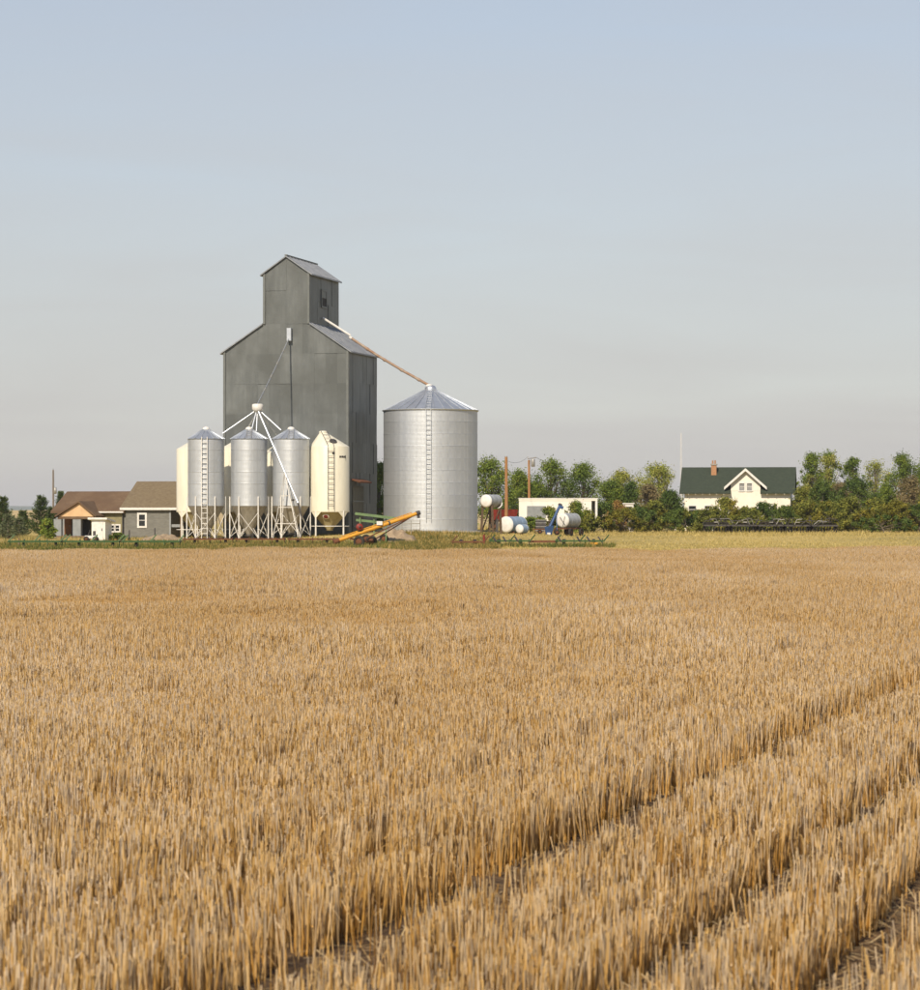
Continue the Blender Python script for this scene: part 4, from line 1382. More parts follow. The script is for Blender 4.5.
o_ = MB().path([p + Vector((0, 0, -.1)), p + Vector((0, 0, .8))], [.09, .08], 8).build('marker_post', 'red_paint', None, p)
tag(o_, 'short red post on the dry bank left of the green cultivator', 'post')

def disc_unit(px0, px1, Y, label, seed):
    rr = random.Random(seed)
    x0, x1 = GX(px0, Y), GX(px1, Y)
    g = gz((x0 + x1) / 2, Y)
    root = thing('disc_drill', ((x0 + x1) / 2, Y, g), label, 'seed drill', 'row of dark seed drills parked before the hedge')
    z = g + .74
    f = MB()
    for dy in (0, 1.0):
        f.beam((x0, Y + dy, z), (x1, Y + dy, z), .14, .16)
    for t in (0, .33, .66, 1):
        f.beam((x0 + (x1 - x0) * t, Y - .05, z), (x0 + (x1 - x0) * t, Y + 1.05, z), .1, .1)
    f.build('frame', 'dark_metal', root)
    bh = .2 + .15 * rr.random()
    q = MB()
    q.prism([(x0 + .15, Y + .1, z + .1), (x0 + .15, Y + .8, z + .1), (x0 + .15, Y + 1.0, z + bh), (x0 + .15, Y - .05, z + bh)], (x1 - x0 - .3, 0, 0))
    q.build('seed_box', 'dark_metal', root)
    n = 9
    for i in range(n):
        x = x0 + .1 + (x1 - x0 - .2) * i / (n - 1)
        MB().lathe([(0, .02), (.12, .03), (.27, -.03), (.275, -.035), (.12, .02), (0, .01)], (x, Y + (.1 if i % 2 else .35), g + .28), 14, axis=(1, .25, 0)).build('disc', 'dark_metal', root)
        MB().beam((x, Y + .1, z), (x, Y + .25, g + .28), .05, .05).build('disc_arm', 'black', root)
    for i in range(5):            # folded marker arms and pipes, tangled
        t = (i + .2 + .6 * rr.random()) / 5
        x = x0 + (x1 - x0) * t
        w = .35 + .45 * rr.random()
        zz = z + .40 + .3 * rr.random()
        dx = rr.choice((-1, 1))
        yy = Y - .1 - .15 * rr.random()
        MB().path([(x - dx * w, yy, z + .1), (x - dx * w * .4, yy, zz), (x + dx * w * .8, yy - .1, zz + .12 * rr.uniform(-1, 1))], [.032, .032, .028], 6).build('folded_arm', rr.choice(('steel', 'steel', 'dark_metal', 'dark_metal')), root)
    for i in range(3):
        x = x0 + (x1 - x0) * rr.random()
        MB().beam((x, Y + .4, z), (x + rr.uniform(-.4, .4), Y + .3, z + .6 + .5 * rr.random()), .06).build('lift_rod', 'dark_metal', root)
    MB().box(((x0 + x1) / 2 + .3 * (rr.random() - .5), Y - .12, z + .33), .4, .1, .1).build('plate', 'steel', root)
    for x in (x0 + .1, x1 - .1):
        wheel(root, Vector((x, Y + .95, gz(x, Y) + .42)), .42, .2, (1, .1, 0), rimm='dark_metal')
labs = ['dark seed drill with a pale upright pipe, leftmost of the row before the hedge', 'dark seed drill, second from the left in the row before the hedge',
        'dark seed drill in the middle of the row before the hedge', 'dark seed drill, second from the right in the row before the hedge', 'dark seed drill, rightmost of the row before the hedge']
for i, lab in enumerate(labs):
    disc_unit(704.5 + 27.0 * i, 704.5 + 27 * i + 25.5, 286.0 - .6 * i, lab, i)

def tanks():
    # overhead fuel tank on a wooden stand
    Y = 247.0
    k = F / Y
    c = P(486, 501, Y)
    ax = Vector((.46, .89, 0)).normalized()
    root = thing('fuel_tank', G(488, Y), 'white-ended fuel tank raised on a dark wooden stand by the big bin', 'tank')
    def cyl(root, c, ax, r, ln, m_end, m_body):
        MB().lathe([(r, 0.02), (r, ln)], c, 32, axis=ax).build('tank_body', m_body, root)
        for s in (0, 1):
            z = ln * s
            sg = -1 if s == 0 else 1
            MB().lathe([(r, z - sg * .06), (r + .012, z), (r * .7, z + sg * .07), (0, z + sg * .1)], c, 32, axis=ax).build('end_cap', m_end, root)
        for t in (.3, .7):
            MB().lathe([(r, ln * t - .03), (r + .02, ln * t - .02), (r + .02, ln * t + .02), (r, ln * t + .03)], c, 32, axis=ax).build('band', m_body, root)
    cyl(root, c, ax, 6.4 / k, 2.0, 'white_paint', 'tank_grey')
    sdv = Vector((ax.y, -ax.x, 0))
    r = 6.4 / k
    for t in (.25, 1.75):
        for s in (-1, 1):
            p = c + ax * t + sdv * s * r * .8
            MB().beam(Vector((p.x + s * .12, p.y, gz(p.x, p.y))), Vector((p.x, p.y, c.z - r * .55)), .2, .2).build('stand_leg', 'dark_wood', root)
        MB().beam(c + ax * t - sdv * r - Vector((0, 0, r * .85)), c + ax * t + sdv * r - Vector((0, 0, r * .85)), .14, .2).build('saddle', 'dark_wood', root)
    for s in (-1, 1):
        p0, p1 = c + ax * .25 + sdv * s * r * .85, c + ax * 1.75 + sdv * s * r * .85
        MB().beam(Vector((p0.x, p0.y, gz(p0.x, p0.y) + .3)), p1 - Vector((0, 0, r)), .08, .1).build('stand_brace', 'dark_wood', root)
    # white curved mudguard-like scrap hung at the stand's right
    q = MB()
    cc = P(497, 503, Y - 1)
    q.lathe([(.42, -.14), (.46, -.14), (.46, .14), (.42, .14), (.42, -.14)], cc, 10, t0=R(-80), t1=R(5), axis=(0.2, -1, 0))
    fd = q.build('fender', 'white_paint', root)
    fd['label'] = 'white curved fender at the side of the tank stand'
    # tank lying on the ground
    Y = 254.0
    k = F / Y
    root = thing('storage_tank', G(508, Y), 'blue-grey tank with big white end lying on the ground right of the bin', 'tank')
    g = gz(GX(506, Y), Y)
    r = 8.2 / k
    c = Vector((GX(506, Y), Y, g + r + .02))
    cyl(root, c, Vector((.5, .86, 0)), r, 2.6, 'white_paint', 'tank_blue')
    MB().beam(Vector((GX(497, Y), Y - .1, g)), Vector((GX(497, Y), Y - .1, g + 1.25)), .25, .2).build('upright_pipe', 'dark_metal', root)
    for t in (.4, 2.1):
        p = c + Vector((.5, .86, 0)).normalized() * t
        MB().box((p.x, p.y, g + .08), 1.2, .18, .2, R(-30)).build('skid', 'rust', root)
    # small tank in front
    Y = 251.5
    k = F / Y
    g = gz(GX(520, Y), Y)
    r = 4.4 / k
    root = thing('small_tank', G(520, Y), 'small white-ended drum tank on the ground beside the blue-grey tank', 'tank')
    cyl(root, Vector((GX(519.5, Y), Y, g + r + .08)), Vector((.5, .86, 0)), r, 1.0, 'white_paint', 'tank_blue')
    MB().box((GX(520.5, Y), Y + .4, g + .05), .5, .7, .1).build('skid', 'old_wood', root)
    # tank cart with grey-white tank
    Y = 263.0
    k = F / Y
    root = thing('tank_cart', G(565, Y), 'white-ended grey tank on a rusty cart behind the blue auger', 'tank')
    c = P(562.5, 520.5, Y)
    cyl(root, c, Vector((.5, .86, 0)), 7.3 / k, 2.3, 'white_paint', 'tank_grey')
    g = gz(c.x, Y)
    axd = Vector((.5, .86, 0)).normalized()
    sdv = Vector((axd.y, -axd.x, 0))
    f = MB()
    for s in (-.45, .45):
        f.beam(c + sdv * s - axd * .6 + Vector((0, 0, -.72)), c + sdv * s + axd * 2.8 + Vector((0, 0, -.72)), .12, .16)
    for t in (-.4, .5, 1.5, 2.6):
        f.beam(c + axd * t - sdv * .6 + Vector((0, 0, -.74)), c + axd * t + sdv * .6 + Vector((0, 0, -.74)), .1, .12)
    f.build('chassis', 'rust', root)
    for t in (.2, 2.2):
        for s in (-.75, .75):
            p = c + axd * t + sdv * s
            wheel(root, Vector((p.x, p.y, gz(p.x, p.y) + .34)), .34, .2, sdv)
    q = MB()
    q.beam(c - axd * .1 + sdv * -.2 + Vector((0, 0, .3)), c - axd * .1 + sdv * .3 + Vector((0, 0, -.4)), .05)
    q.beam(c - axd * .1 + sdv * .3 + Vector((0, 0, .35)), c - axd * .1 + sdv * .1 + Vector((0, 0, -.5)), .04)
    q.build('valve_pipe', 'dark_metal', root)
    # dark box drum between
    Y = 268.0
    root = thing('dark_crate', G(541, Y), 'dark grey barrel-like tote standing left of the blue auger', 'crate')
    b = G(541, Y)
    MB().box(b + Vector((0, 0, .72)), .95, .95, 1.05).build('body', 'dark_metal', root)
    for z in (.25, .6, .95, 1.2):
        MB().box(b + Vector((0, 0, z)), 1.02, 1.02, .06).build('band', 'steel', root)
    MB().box(b + Vector((0, 0, .1)), 1.1, 1.1, .18).build('pallet', 'old_wood', root)
    # rusty flat frame next to it
    Y = 262.0
    root = thing('flat_trailer', G(541, Y), 'low rusty flat trailer frame between the drum tank and the blue auger', 'trailer')
    b = G(541, Y)
    MB().box(b + Vector((0, 0, .42)), 1.5, 1.0, .1).build('deck', 'rust', root)
    MB().beam(b + Vector((.75, 0, .4)), b + Vector((1.3, 0, .25)), .07).build('tongue', 'rust', root)
    for s in (-.55, .55):
        wheel(root, b + Vector((-.1, s, .2)), .2, .14, (0, 1, 0))
    # blue auger
    Y = 258.0
    root = thing('grain_auger', G(549, Y), 'blue grain auger standing steeply beside the white tank cart', 'auger')
    a, b = P(548.5, 530, Y - .3), P(560, 505.5, Y + .5)
    MB().tube(a, b, .125, n=12).build('auger_tube', 'blue_paint', root)
    d = (b - a).normalized()
    MB().tube(b, b + d * .15, .2, .17, n=12).build('head_cap', 'dark_metal', root)
    MB().beam(b - d * .1, b + Vector((.28, 0, -.22)), .3, .26).build('discharge_spout', 'blue_paint', root)
    g = gz(a.x, a.y)
    hp = MB()
    hp.hexa([Vector((a.x - .22, a.y - .3, g + .05)), Vector((a.x + .3, a.y - .3, g + .05)), Vector((a.x + .3, a.y + .3, g + .05)), Vector((a.x - .22, a.y + .3, g + .05)),
             Vector((a.x - .36, a.y - .42, g + .72)), Vector((a.x + .46, a.y - .42, g + .85)), Vector((a.x + .46, a.y + .42, g + .85)), Vector((a.x - .36, a.y + .42, g + .72))])
    hp.build('hopper', 'blue_paint', root)
    MB().box((a.x + .02, a.y - .35, g + .12), .3, .1, .2).build('wheel_bracket', 'white_paint', root)
    for s in (-.5, .5):
        p = Vector((a.x + .75, a.y + s, g + .24))
        wheel(root, p, .24, .15, (0, 1, 0))
        MB().beam(p, a.lerp(b, .7), .05).build('support_leg', 'blue_paint', root)
    # red wagon behind the tanks
    Y = 272.0
    root = thing('grain_wagon', G(505, Y), 'red farm wagon mostly hidden behind the fuel tanks and pole', 'wagon')
    b = G(505, Y)
    x0, x1 = GX(489, Y), GX(518, Y)
    q = MB()
    z0, z1 = H + (HY - 520) / F * Y, H + (HY - 509.5) / F * Y
    q.hexa([Vector(p) for p in [(x0 + .2, Y, z0), (x1 - .2, Y, z0), (x1 - .2, Y + 1.8, z0), (x0 + .2, Y + 1.8, z0), (x0, Y - .2, z1), (x1, Y - .2, z1), (x1, Y + 2.0, z1), (x0, Y + 2.0, z1)]])
    q.build('box', 'red_paint', root)
    for i in range(6):
        x = x0 + .3 + (x1 - x0 - .6) * i / 5
        MB().beam((x, Y - .06, z0), (x, Y - .24, z1), .07, .07).build('stake', 'red_paint', root)
    MB().beam((x0, Y + .5, z0 - .1), (x1 + .6, Y + .5, z0 - .1), .14, .14).build('chassis', 'rust', root)
    for x in (x0 + .5, x1 - .5):
        for dy in (.1, 1.7):
            wheel(root, Vector((x, Y + dy, gz(x, Y + dy) + .36)), .36, .2, (0, 1, 0))
tanks()

def trailer():
    Y = 284.0
    fr = Frame((GX(519, Y), Y), R(3))
    L_ = fr.hit(597.5, 505)[0]
    root = thing('box_trailer', fr.p(L_ / 2, 1.2, gz(fr.o.x, Y)), 'long white box trailer with an open end behind the bushes', 'trailer')
    zt = fr.hit(519, 498)[1]
    zb = fr.hit(519, 521)[1]
    a1 = fr.hit(591.5, 505)[0]
    mb = MB(); fr.box(mb, 0, a1, 0, 2.4, zb, zt - .08); mb.build('box_body', 'white_wall', root)
    mb = MB(); fr.box(mb, -.05, L_ + .05, -.06, 2.46, zt - .08, zt); mb.build('roof', 'white_paint', root)
    mb = MB(); fr.box(mb, -.02, L_, -.03, -.003, zt - .28, zt - .09); mb.build('top_rail', 'cream_wall', root)
    mb = MB(); p0, z0 = fr.hit(527, 518); p1, z1 = fr.hit(546, 506); fr.box(mb, p0, p1, -.04, -.004, z0, z1); mb.build('side_panel', 'light_siding', root)
    mb = MB(); fr.box(mb, L_ - .22, L_, -.02, .12, zb, zt - .08); mb.build('end_post', 'white_paint', root)
    mb = MB(); fr.box(mb, a1 + .003, L_, 2.2, 2.4, zb, zt - .08); mb.build('end_wall', 'tin_core', root)
    mb = MB(); fr.box(mb, 0, L_, .3, .5, zb - .22, zb); fr.box(mb, 0, L_, 1.9, 2.1, zb - .22, zb); mb.build('chassis', 'dark_metal', root)
    for a in (5.2, 6.3):
        for b in (.25, 2.1):
            q = fr.p(a, b, 0)
            wheel(root, Vector((q.x, q.y, gz(q.x, q.y) + .45)), .45, .25, fr.b)
    for b in (.4, 2.0):
        q = fr.p(.9, b, 0)
        MB().beam(Vector((q.x, q.y, gz(q.x, q.y))), Vector((q.x, q.y, zb)), .12).build('landing_leg', 'dark_metal', root)
    # white door-frame-like hut among the bushes
    Y = 308.0
    fr = Frame((GX(623.5, Y), Y), R(5))
    root = thing('white_hut', fr.p(.5, .5, gz(fr.o.x, Y)), 'small white framed hut showing over the bushes left of the house', 'hut')
    W = fr.hit(633.5, 510)[0]
    zt = fr.hit(624, 504)[1]
    g = gz(fr.o.x, Y)
    mb = MB()
    wall_open(fr, mb, 0, W, 0, g, zt, [(.2, W - .12, g + .3, zt - .28)], .2)
    mb.build('front_frame', 'white_paint', root)
    mb = MB(); fr.box(mb, 0, W, 1.2, 1.3, g, zt); mb.build('back_wall', 'grey_siding', root)
    mb = MB(); fr.box(mb, -.1, W + .1, -.1, 1.4, zt, zt + .1); mb.build('roof', 'white_paint', root)
trailer()

def pole(px, py0, Y, label, m, cross, r=.13, gname='wooden utility poles'):
    b = G(px, Y)
    zt = H + (HY - py0) / F * Y
    root = thing('utility_pole', b, label, 'utility pole', gname)
    MB().path([b + Vector((0, 0, -.2)), b + Vector((0.02, 0, (zt - b.z) * .5)), Vector((b.x, b.y, zt))], [r, r * .88, r * .72], 12).build('shaft', m, root)
    if cross == 'transformer':
        t = Vector((b.x, b.y, zt))
        MB().lathe([(0, .42), (.16, .4), (.2, .34), (.2, -.36), (.16, -.4), (0, -.4)], t + Vector((.42, -.1, -.3)), 16).build('transformer', 'steel', root)
        MB().beam(t + Vector((0, 0, -.15)), t + Vector((.42, -.1, -.15)), .06).build('bracket', 'steel', root)
        MB().beam(t + Vector((-.15, 0, .12)), t + Vector((.75, -.1, .25)), .07).build('crossarm', 'grey_pole', root)
        for dx in (-.1, .65):
            MB().tube(t + Vector((dx, -.02, .2)), t + Vector((dx, -.02, .38)), .045, .03, n=8).build('insulator', 'white_paint', root)
    elif cross == 'small':
        t = Vector((b.x, b.y, zt))
        MB().lathe([(0, .5), (.2, .46), (.22, -.4), (0, -.5)], t + Vector((.3, 0, -3.0)), 12).build('transformer', 'steel', root)
        MB().tube(t, t + Vector((0, 0, .25)), .05, n=6).build('insulator', 'steel', root)
    else:
        t = Vector((b.x, b.y, zt))
        MB().lathe([(r * .74, 0), (r * .8, .02), (0, .12)], t, 12).build('cap', 'steel', root)
    return Vector((b.x, b.y, zt))
t1 = pole(506.2, 457, 258.5, 'tall orange-brown wooden pole beside the fuel tanks', 'wood_pole', None, .17)
t2 = pole(529, 460, 300, 'wooden pole with a grey transformer behind the white trailer', 'wood_pole', 'transformer', .15)
t3 = pole(53, 470, 420, 'distant thin grey pole rising behind the conifers', 'grey_pole', 'small', .16)
def wire(a, b, sag, label):
    pts = [a.lerp(b, i / 10) - Vector((0, 0, sag * 4 * (i / 10) * (1 - i / 10))) for i in range(11)]
    o = MB().path(pts, [.014] * 11, 5).build('power_line', 'black', None, a)
    tag(o, label, 'power line', 'overhead wires')
wire(t2 + Vector((.6, -.1, .35)), P(660, 488, 322), 1.2, 'thin black wire sagging from the transformer pole towards the house')
wire(t2 + Vector((-.1, -.02, .35)), t1 + Vector((0, 0, -.3)), .4, 'thin black wire between the two wooden poles')
b = G(681, 352)
root = thing('antenna_mast', b, 'thin white antenna mast rising behind the left end of the house', 'antenna')
zt = H + (HY - 433) / F * 352
for i in range(3):
    a = R(120 * i)
    MB().tube(b + Vector((.16 * math.cos(a), .16 * math.sin(a), 0)), Vector((b.x + .05 * math.cos(a), b.y + .05 * math.sin(a), zt)), .026, .02, n=6).build('mast_tube', 'white_paint', root)
q = MB()
n = 26
for i in range(n):
    z0 = b.z + (zt - b.z) * i / n; z1 = b.z + (zt - b.z) * (i + 1) / n
    w0 = .16 - .11 * i / n
    for k_ in range(3):
        a, c = R(120 * k_), R(120 * (k_ + 1))
        q.beam((b.x + w0 * math.cos(a), b.y + w0 * math.sin(a), z0), (b.x + w0 * math.cos(c), b.y + w0 * math.sin(c), z1), .014)
q.build('lattice', 'white_paint', root)

# ------------------------------------------------------------------ white house on the right
def white_house():
    Y = 332.0
    D = 8.4
    fr = Frame((GX(684.5, Y), Y), R(8))
    g = gz(fr.o.x, Y)
    W = fr.hit(790.5, 500)[0]
    ze = fr.hit(690, 491.0)[1]
    zr = fr.hit(700, 468.6, D / 2)[1]
    root = thing('white_house', fr.p(W / 2, D / 2, g), 'white house with dark green roof, front gable and brick chimney', 'house')
    a0, _ = fr.hit(731, 480); a1, _ = fr.hit(760.5, 480)
    ac, zg = fr.hit(745.5, 470.0, -.3)
    wins = []
    for (p0, p1) in ((739.6, 744.4), (747.2, 752.0)):
        wins.append((fr.hit(p0, 480)[0], fr.hit(p1, 480)[0], fr.hit(740, 490.5)[1], fr.hit(740, 481.2)[1]))
    low = []
    for (p0, p1) in ((689, 696), (705, 712), (770, 776)):
        low.append((fr.hit(p0, 500)[0], fr.hit(p1, 500)[0], fr.hit(700, 513)[1], fr.hit(700, 506)[1]))
    mb = MB()
    wall_open(fr, mb, 0, W, 0, g - .3, ze, low)
    mb.build('front_wall', 'cream_wall', root)
    mb = MB()
    for a in (0, W - .15):
        mb.prism([fr.p(a, .15, g - .3), fr.p(a, D, g - .3), fr.p(a, D, ze), fr.p(a, D / 2, zr - .02), fr.p(a, .15, ze)], fr.r * .15)
    fr.box(mb, .15, W - .15, D - .15, D, g - .3, ze)
    mb.build('wall', 'cream_wall', root)
    for w in low:
        window(fr, root, *w[:2], w[2], w[3], 0, .12)
    # gable dormer flush with the wall
    zs = ze + .002
    slope = (zg - (zs + .9)) / ((a1 - a0) / 2)
    mb = MB()
    zsh = zg - slope * (a1 - a0) / 2
    wall_open(fr, mb, a0, a1, -.02, zs, zsh, [(w[0], w[1], w[2], min(w[3], zsh - .05)) for w in wins], .17)
    mb.prism([fr.p(a0, -.02, zsh), fr.p(a1, -.02, zsh), fr.p((a0 + a1) / 2, -.02, zg)], fr.b * .17)
    for a in (a0, a1 - .15):
        mb.prism([fr.p(a, .15, zs), fr.p(a, .15, zsh), fr.p(a, 3.2, zsh), fr.p(a, 1.0, zs)], fr.r * .15)
    mb.build('dormer_wall', 'cream_wall', root)
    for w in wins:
        window(fr, root, w[0], w[1], w[2], min(w[3], zsh - .05), -.02, .13, pm='pane_sky_grey')
    am = (a0 + a1) / 2
    oh = .75
    for s in (-1, 1):
        ae = am + s * ((a1 - a0) / 2 + oh)
        zz = zg - slope * ((a1 - a0) / 2 + oh)
        q = MB()
        q.hexa([fr.p(ae, -.5, zz), fr.p(am, -.5, zg), fr.p(am, 3.9, zg), fr.p(ae, 3.9, zz), fr.p(ae, -.5, zz + .14), fr.p(am, -.5, zg + .14), fr.p(am, 3.9, zg + .14), fr.p(ae, 3.9, zz + .14)])
        o = q.build('dormer_roof', 'green_roof', root)
        q = MB()
        q.hexa([fr.p(ae, -.54, zz - .12), fr.p(am, -.54, zg - .12), fr.p(am, -.502, zg - .12), fr.p(ae, -.502, zz - .12), fr.p(ae, -.54, zz + .2), fr.p(am, -.54, zg + .2), fr.p(am, -.502, zg + .2), fr.p(ae, -.502, zz + .2)])
        q.build('barge_board', 'white_paint', o)
    # main roof, front slope in two pieces around the dormer
    k = (zr - ze) / (D / 2)
    oh = .55
    th = .15
    z0 = ze - oh * k
    def slab(x0, x1, b0, b1, nm='roof'):
        q = MB()
        za, zb = ze + b0 * k, ze + b1 * k
        q.hexa([fr.p(x0, b0, za), fr.p(x1, b0, za), fr.p(x1, b1, zb), fr.p(x0, b1, zb), fr.p(x0, b0, za + th), fr.p(x1, b0, za + th), fr.p(x1, b1, zb + th), fr.p(x0, b1, zb + th)])
        return q.build(nm, 'green_roof', root)
    f1 = slab(-oh, a0 - .003, -oh, D / 2)
    f2 = slab(a1 + .003, W + oh, -oh, D / 2)
    slab(a0, a1, 1.0, D / 2)
    q = MB()
    q.hexa([fr.p(-oh, D + oh, z0), fr.p(W + oh, D + oh, z0), fr.p(W + oh, D / 2, zr), fr.p(-oh, D / 2, zr), fr.p(-oh, D + oh, z0 + th), fr.p(W + oh, D + oh, z0 + th), fr.p(W + oh, D / 2, zr + th), fr.p(-oh, D / 2, zr + th)])
    q.build('roof', 'green_roof', root)
    # rafter tails under the eave
    for f_, x0, x1 in ((f1, -.3, a0 - .8), (f2, a1 + .8, W + .3)):
        n = int((x1 - x0) / .75)
        for i in range(n + 1):
            a = x0 + (x1 - x0) * i / n
            MB().beam(fr.p(a, -oh + .02, z0 - .06), fr.p(a, -.01, ze - .06), .09, .12).build('rafter_tail', 'cream_wall', f_)
    # brick chimney
    ca, cz = fr.hit(714.3, 460, D / 2 - .6)
    cz = fr.hit(714.3, 460.5, D / 2 - .6)[1]
    q = MB(); fr.box(q, ca - .3, ca + .3, D / 2 - 1.5, D / 2 - .9, zr - 1.6, cz - .55); ch = q.build('chimney', 'brick', root)
    q = MB(); fr.box(q, ca - .37, ca + .37, D / 2 - 1.57, D / 2 - .83, cz - .55, cz - .4); q.build('chimney_cap', 'concrete', ch)
    for s in (-.14, .14):
        MB().tube(fr.p(ca + s, D / 2 - 1.2, cz - .4), fr.p(ca + s, D / 2 - 1.2, cz), .1, .09, n=10).build('flue', 'brick', ch)
    # low porch roof at the left end, side entry at the right
    q = MB()
    l0, lz0 = fr.hit(671, 508, -.2); l1, lz1 = fr.hit(684, 502.5, -.2)
    q.hexa([fr.p(l0, -.3, lz0), fr.p(-.01, -.3, lz1), fr.p(-.01, 3.0, lz1), fr.p(l0, 3.0, lz0), fr.p(l0, -.3, lz0 + .2), fr.p(-.01, -.3, lz1 + .2), fr.p(-.01, 3.0, lz1 + .2), fr.p(l0, 3.0, lz0 + .2)])
    q.build('porch_roof', 'white_paint', root)
    q = MB(); fr.box(q, l0 + .1, -.15, 0.2, 2.8, g, lz0 + .05); q.build('porch_wall', 'cream_wall', root)
    q = MB(); fr.box(q, W + .005, W + 1.0, 2.5, 6.0, g, ze - 1.2); q.build('side_entry', 'grey_siding', root)
    q = MB(); fr.box(q, W + .003, W + 1.15, 2.4, 6.1, ze - 1.2, ze - 1.05); q.build('side_entry_roof', 'green_roof', root)
white_house()

# ------------------------------------------------------------------ trees, bushes, conifers
def leaf_cloud(centres, radii, per, size, rng, flat=0.85):
    """leaf quads scattered through clumps; denser toward each clump's skin"""
    vs = []
    for c, r, n in zip(centres, radii, per):
        d = rng.normal(size=(n, 3))
        d /= np.linalg.norm(d, axis=1)[:, None]
        rad = (r * (rng.random(n) ** .5) * (1 + .34 * rng.normal(size=n)))[:, None]
        p = np.asarray(c)[None] + d * rad * np.array([1, 1, flat])
        s = size * rng.uniform(.6, 1.35, n)[:, None]
        u = rng.normal(size=(n, 3)); u /= np.linalg.norm(u, axis=1)[:, None]
        nn = d + rng.normal(size=(n, 3)) * .8 + np.array([0, 0, .5])
        v = np.cross(nn, u); v /= (np.linalg.norm(v, axis=1)[:, None] + 1e-6)
        u = np.cross(v, nn); u /= (np.linalg.norm(u, axis=1)[:, None] + 1e-6)
        q = np.stack([p - u * s * .5, p + v * s * .33, p + u * s * .5, p - v * s * .33], 1)
        vs.append(q)
    V = np.concatenate(vs).reshape(-1, 3)
    return V, np.arange(len(V)).reshape(-1, 4)

def tree(name, label, px, wpx, py_top, Y, leaf, seed, crown_lo=.30, sparse=0.0, py_base=None, cat='tree', group='trees behind the farmyard', lobes=None, n_leaf=5200, size=.18, leaf2=None):
    rng = np.random.default_rng(seed)
    b = G(px, Y)
    k = F / Y
    H_ = H + (HY - py_top) / k - b.z
    W = wpx / k * (1.4 if cat == 'bush' else 1.58)
    root = thing(name, b, label, cat, group)
    nC = lobes or int(34 + W * 3.5)
    cs, rs = [], []
    for i in range(nC):
        t = (i + rng.random()) / nC                           # up the crown
        z = crown_lo + (1 - crown_lo) * t
        prof = math.sin(math.pi * min(1, (.12 + .88 * t)) ** .9) ** .55 * (1 - .25 * t)
        a = rng.random() * 2 * math.pi
        r = min(W, H_ * .8) * rng.uniform(.09, .23) * (1 - .25 * sparse)
        rad = max(0, W / 2 * prof * (.25 + .85 * rng.random() ** .6) - r * .55)
        x, y = rad * math.cos(a), rad * math.sin(a)
        zz = min(z * H_, H_ - r * .8)
        cs.append((x, y, zz)); rs.append(r)
    cs.append((rng.normal() * .1 * W, 0, H_ - .12 * min(W, H_))); rs.append(.12 * min(W, H_))
    tot = sum(r * r for r in rs)
    per = [max(20, int(2.2 * n_leaf * r * r / tot * (1 - .35 * sparse))) for r in rs]
    V, Fc = leaf_cloud(cs, rs, per, size, rng)
    # trunk and limbs
    tb = MB()
    r0 = max(.07, .022 * H_)
    top = Vector((rng.normal() * .05 * W, 0, H_ * .72))
    mid = Vector((rng.normal() * .06 * W, rng.normal() * .06 * W, H_ * .38))
    tb.path([b + Vector((0, 0, -.15)), b + Vector((0, 0, .25)), b + mid, b + top], [r0 * 1.35, r0, r0 * .7, r0 * .25], 8)
    for i, (c, r) in enumerate(zip(cs, rs)):
        if i % 2 == 0 or sparse > .3:
            c = Vector(c)
            t = min(.95, max(.15, c.z / H_ * .62))
            st = mid * (t / .5) if t < .5 else mid.lerp(top, (t - .5) / .5)
            if t < .5:
                st = Vector((mid.x * t / .5, mid.y * t / .5, mid.z * t / .5))
            m_ = st.lerp(c, .55) + Vector((0, 0, -.04 * H_ * rng.random()))
            tb.path([b + st, b + m_, b + c], [r0 * .38, r0 * .24, r0 * .08], 5, False)
    tb.build('trunk', 'bark', root)
    o = link('crown', fast_mesh('crown', V, Fc), leaf, root)
    if leaf2:
        o.data.materials.append(MATS[leaf2])
        ci = (np.repeat(vnoise(V[::4, 0] + 90, V[::4, 2] + 40, W * .35, seed), 1) > .58).astype(np.int32)
        o.data.polygons.foreach_set('material_index', ci)
    return root

TB = 'trees standing behind the farmyard'
tree('broadleaf_tree', 'rounded green tree directly right of the big bin, behind the fuel tank', 491, 40, 457, 312, 'leaf_green', 1, .2, 0, n_leaf=5600)
tree('broadleaf_tree', 'shorter green tree between the two wooden poles', 519, 27, 470, 318, 'leaf_green', 2, .15, .1)
tree('broadleaf_tree', 'dark tall tree just right of the transformer pole, above the trailer', 553, 40, 458.5, 325, 'leaf_dark', 3, .2, .1, n_leaf=5800, leaf2='leaf_green')
tree('broadleaf_tree', 'dark broad tree above the right end of the trailer', 582, 36, 462.5, 328, 'leaf_dark', 4, .2, .15, n_leaf=5600, leaf2='leaf_green')
tree('broadleaf_tree', 'small low tree filling the gap behind the trailer left half', 535, 22, 482, 322, 'leaf_green', 5, .1, 0)
tree('broadleaf_tree', 'dense green tree right of the trailer', 611, 32, 480, 320, 'leaf_green', 6, .1, 0, n_leaf=5600)
tree('broadleaf_tree', 'pale thin-leaved tree rising behind the dense green tree', 621, 28, 470, 338, 'leaf_pale', 7, .25, .6)
tree('broadleaf_tree', 'narrow pointed green tree above the white hut', 631, 18, 481, 318, 'leaf_dark', 8, .1, 0, n_leaf=2600)
tree('broadleaf_tree', 'pale green open-crowned tree left of the house', 657, 42, 463, 340, 'leaf_pale', 9, .25, .35, n_leaf=5800, leaf2='leaf_green')
tree('broadleaf_tree', 'russet half-bare small tree under the pale tree left of the house', 650, 28, 484, 326, 'leaf_russet', 10, .1, .4)
tree('broadleaf_tree', 'dark green low tree against the left end of the house', 671, 22, 490, 322, 'leaf_dark', 11, .08, 0)
tree('broadleaf_tree', 'slender light green tree at the right end of the house', 811, 22, 452.5, 345, 'leaf_green', 12, .25, .4, leaf2='leaf_pale')
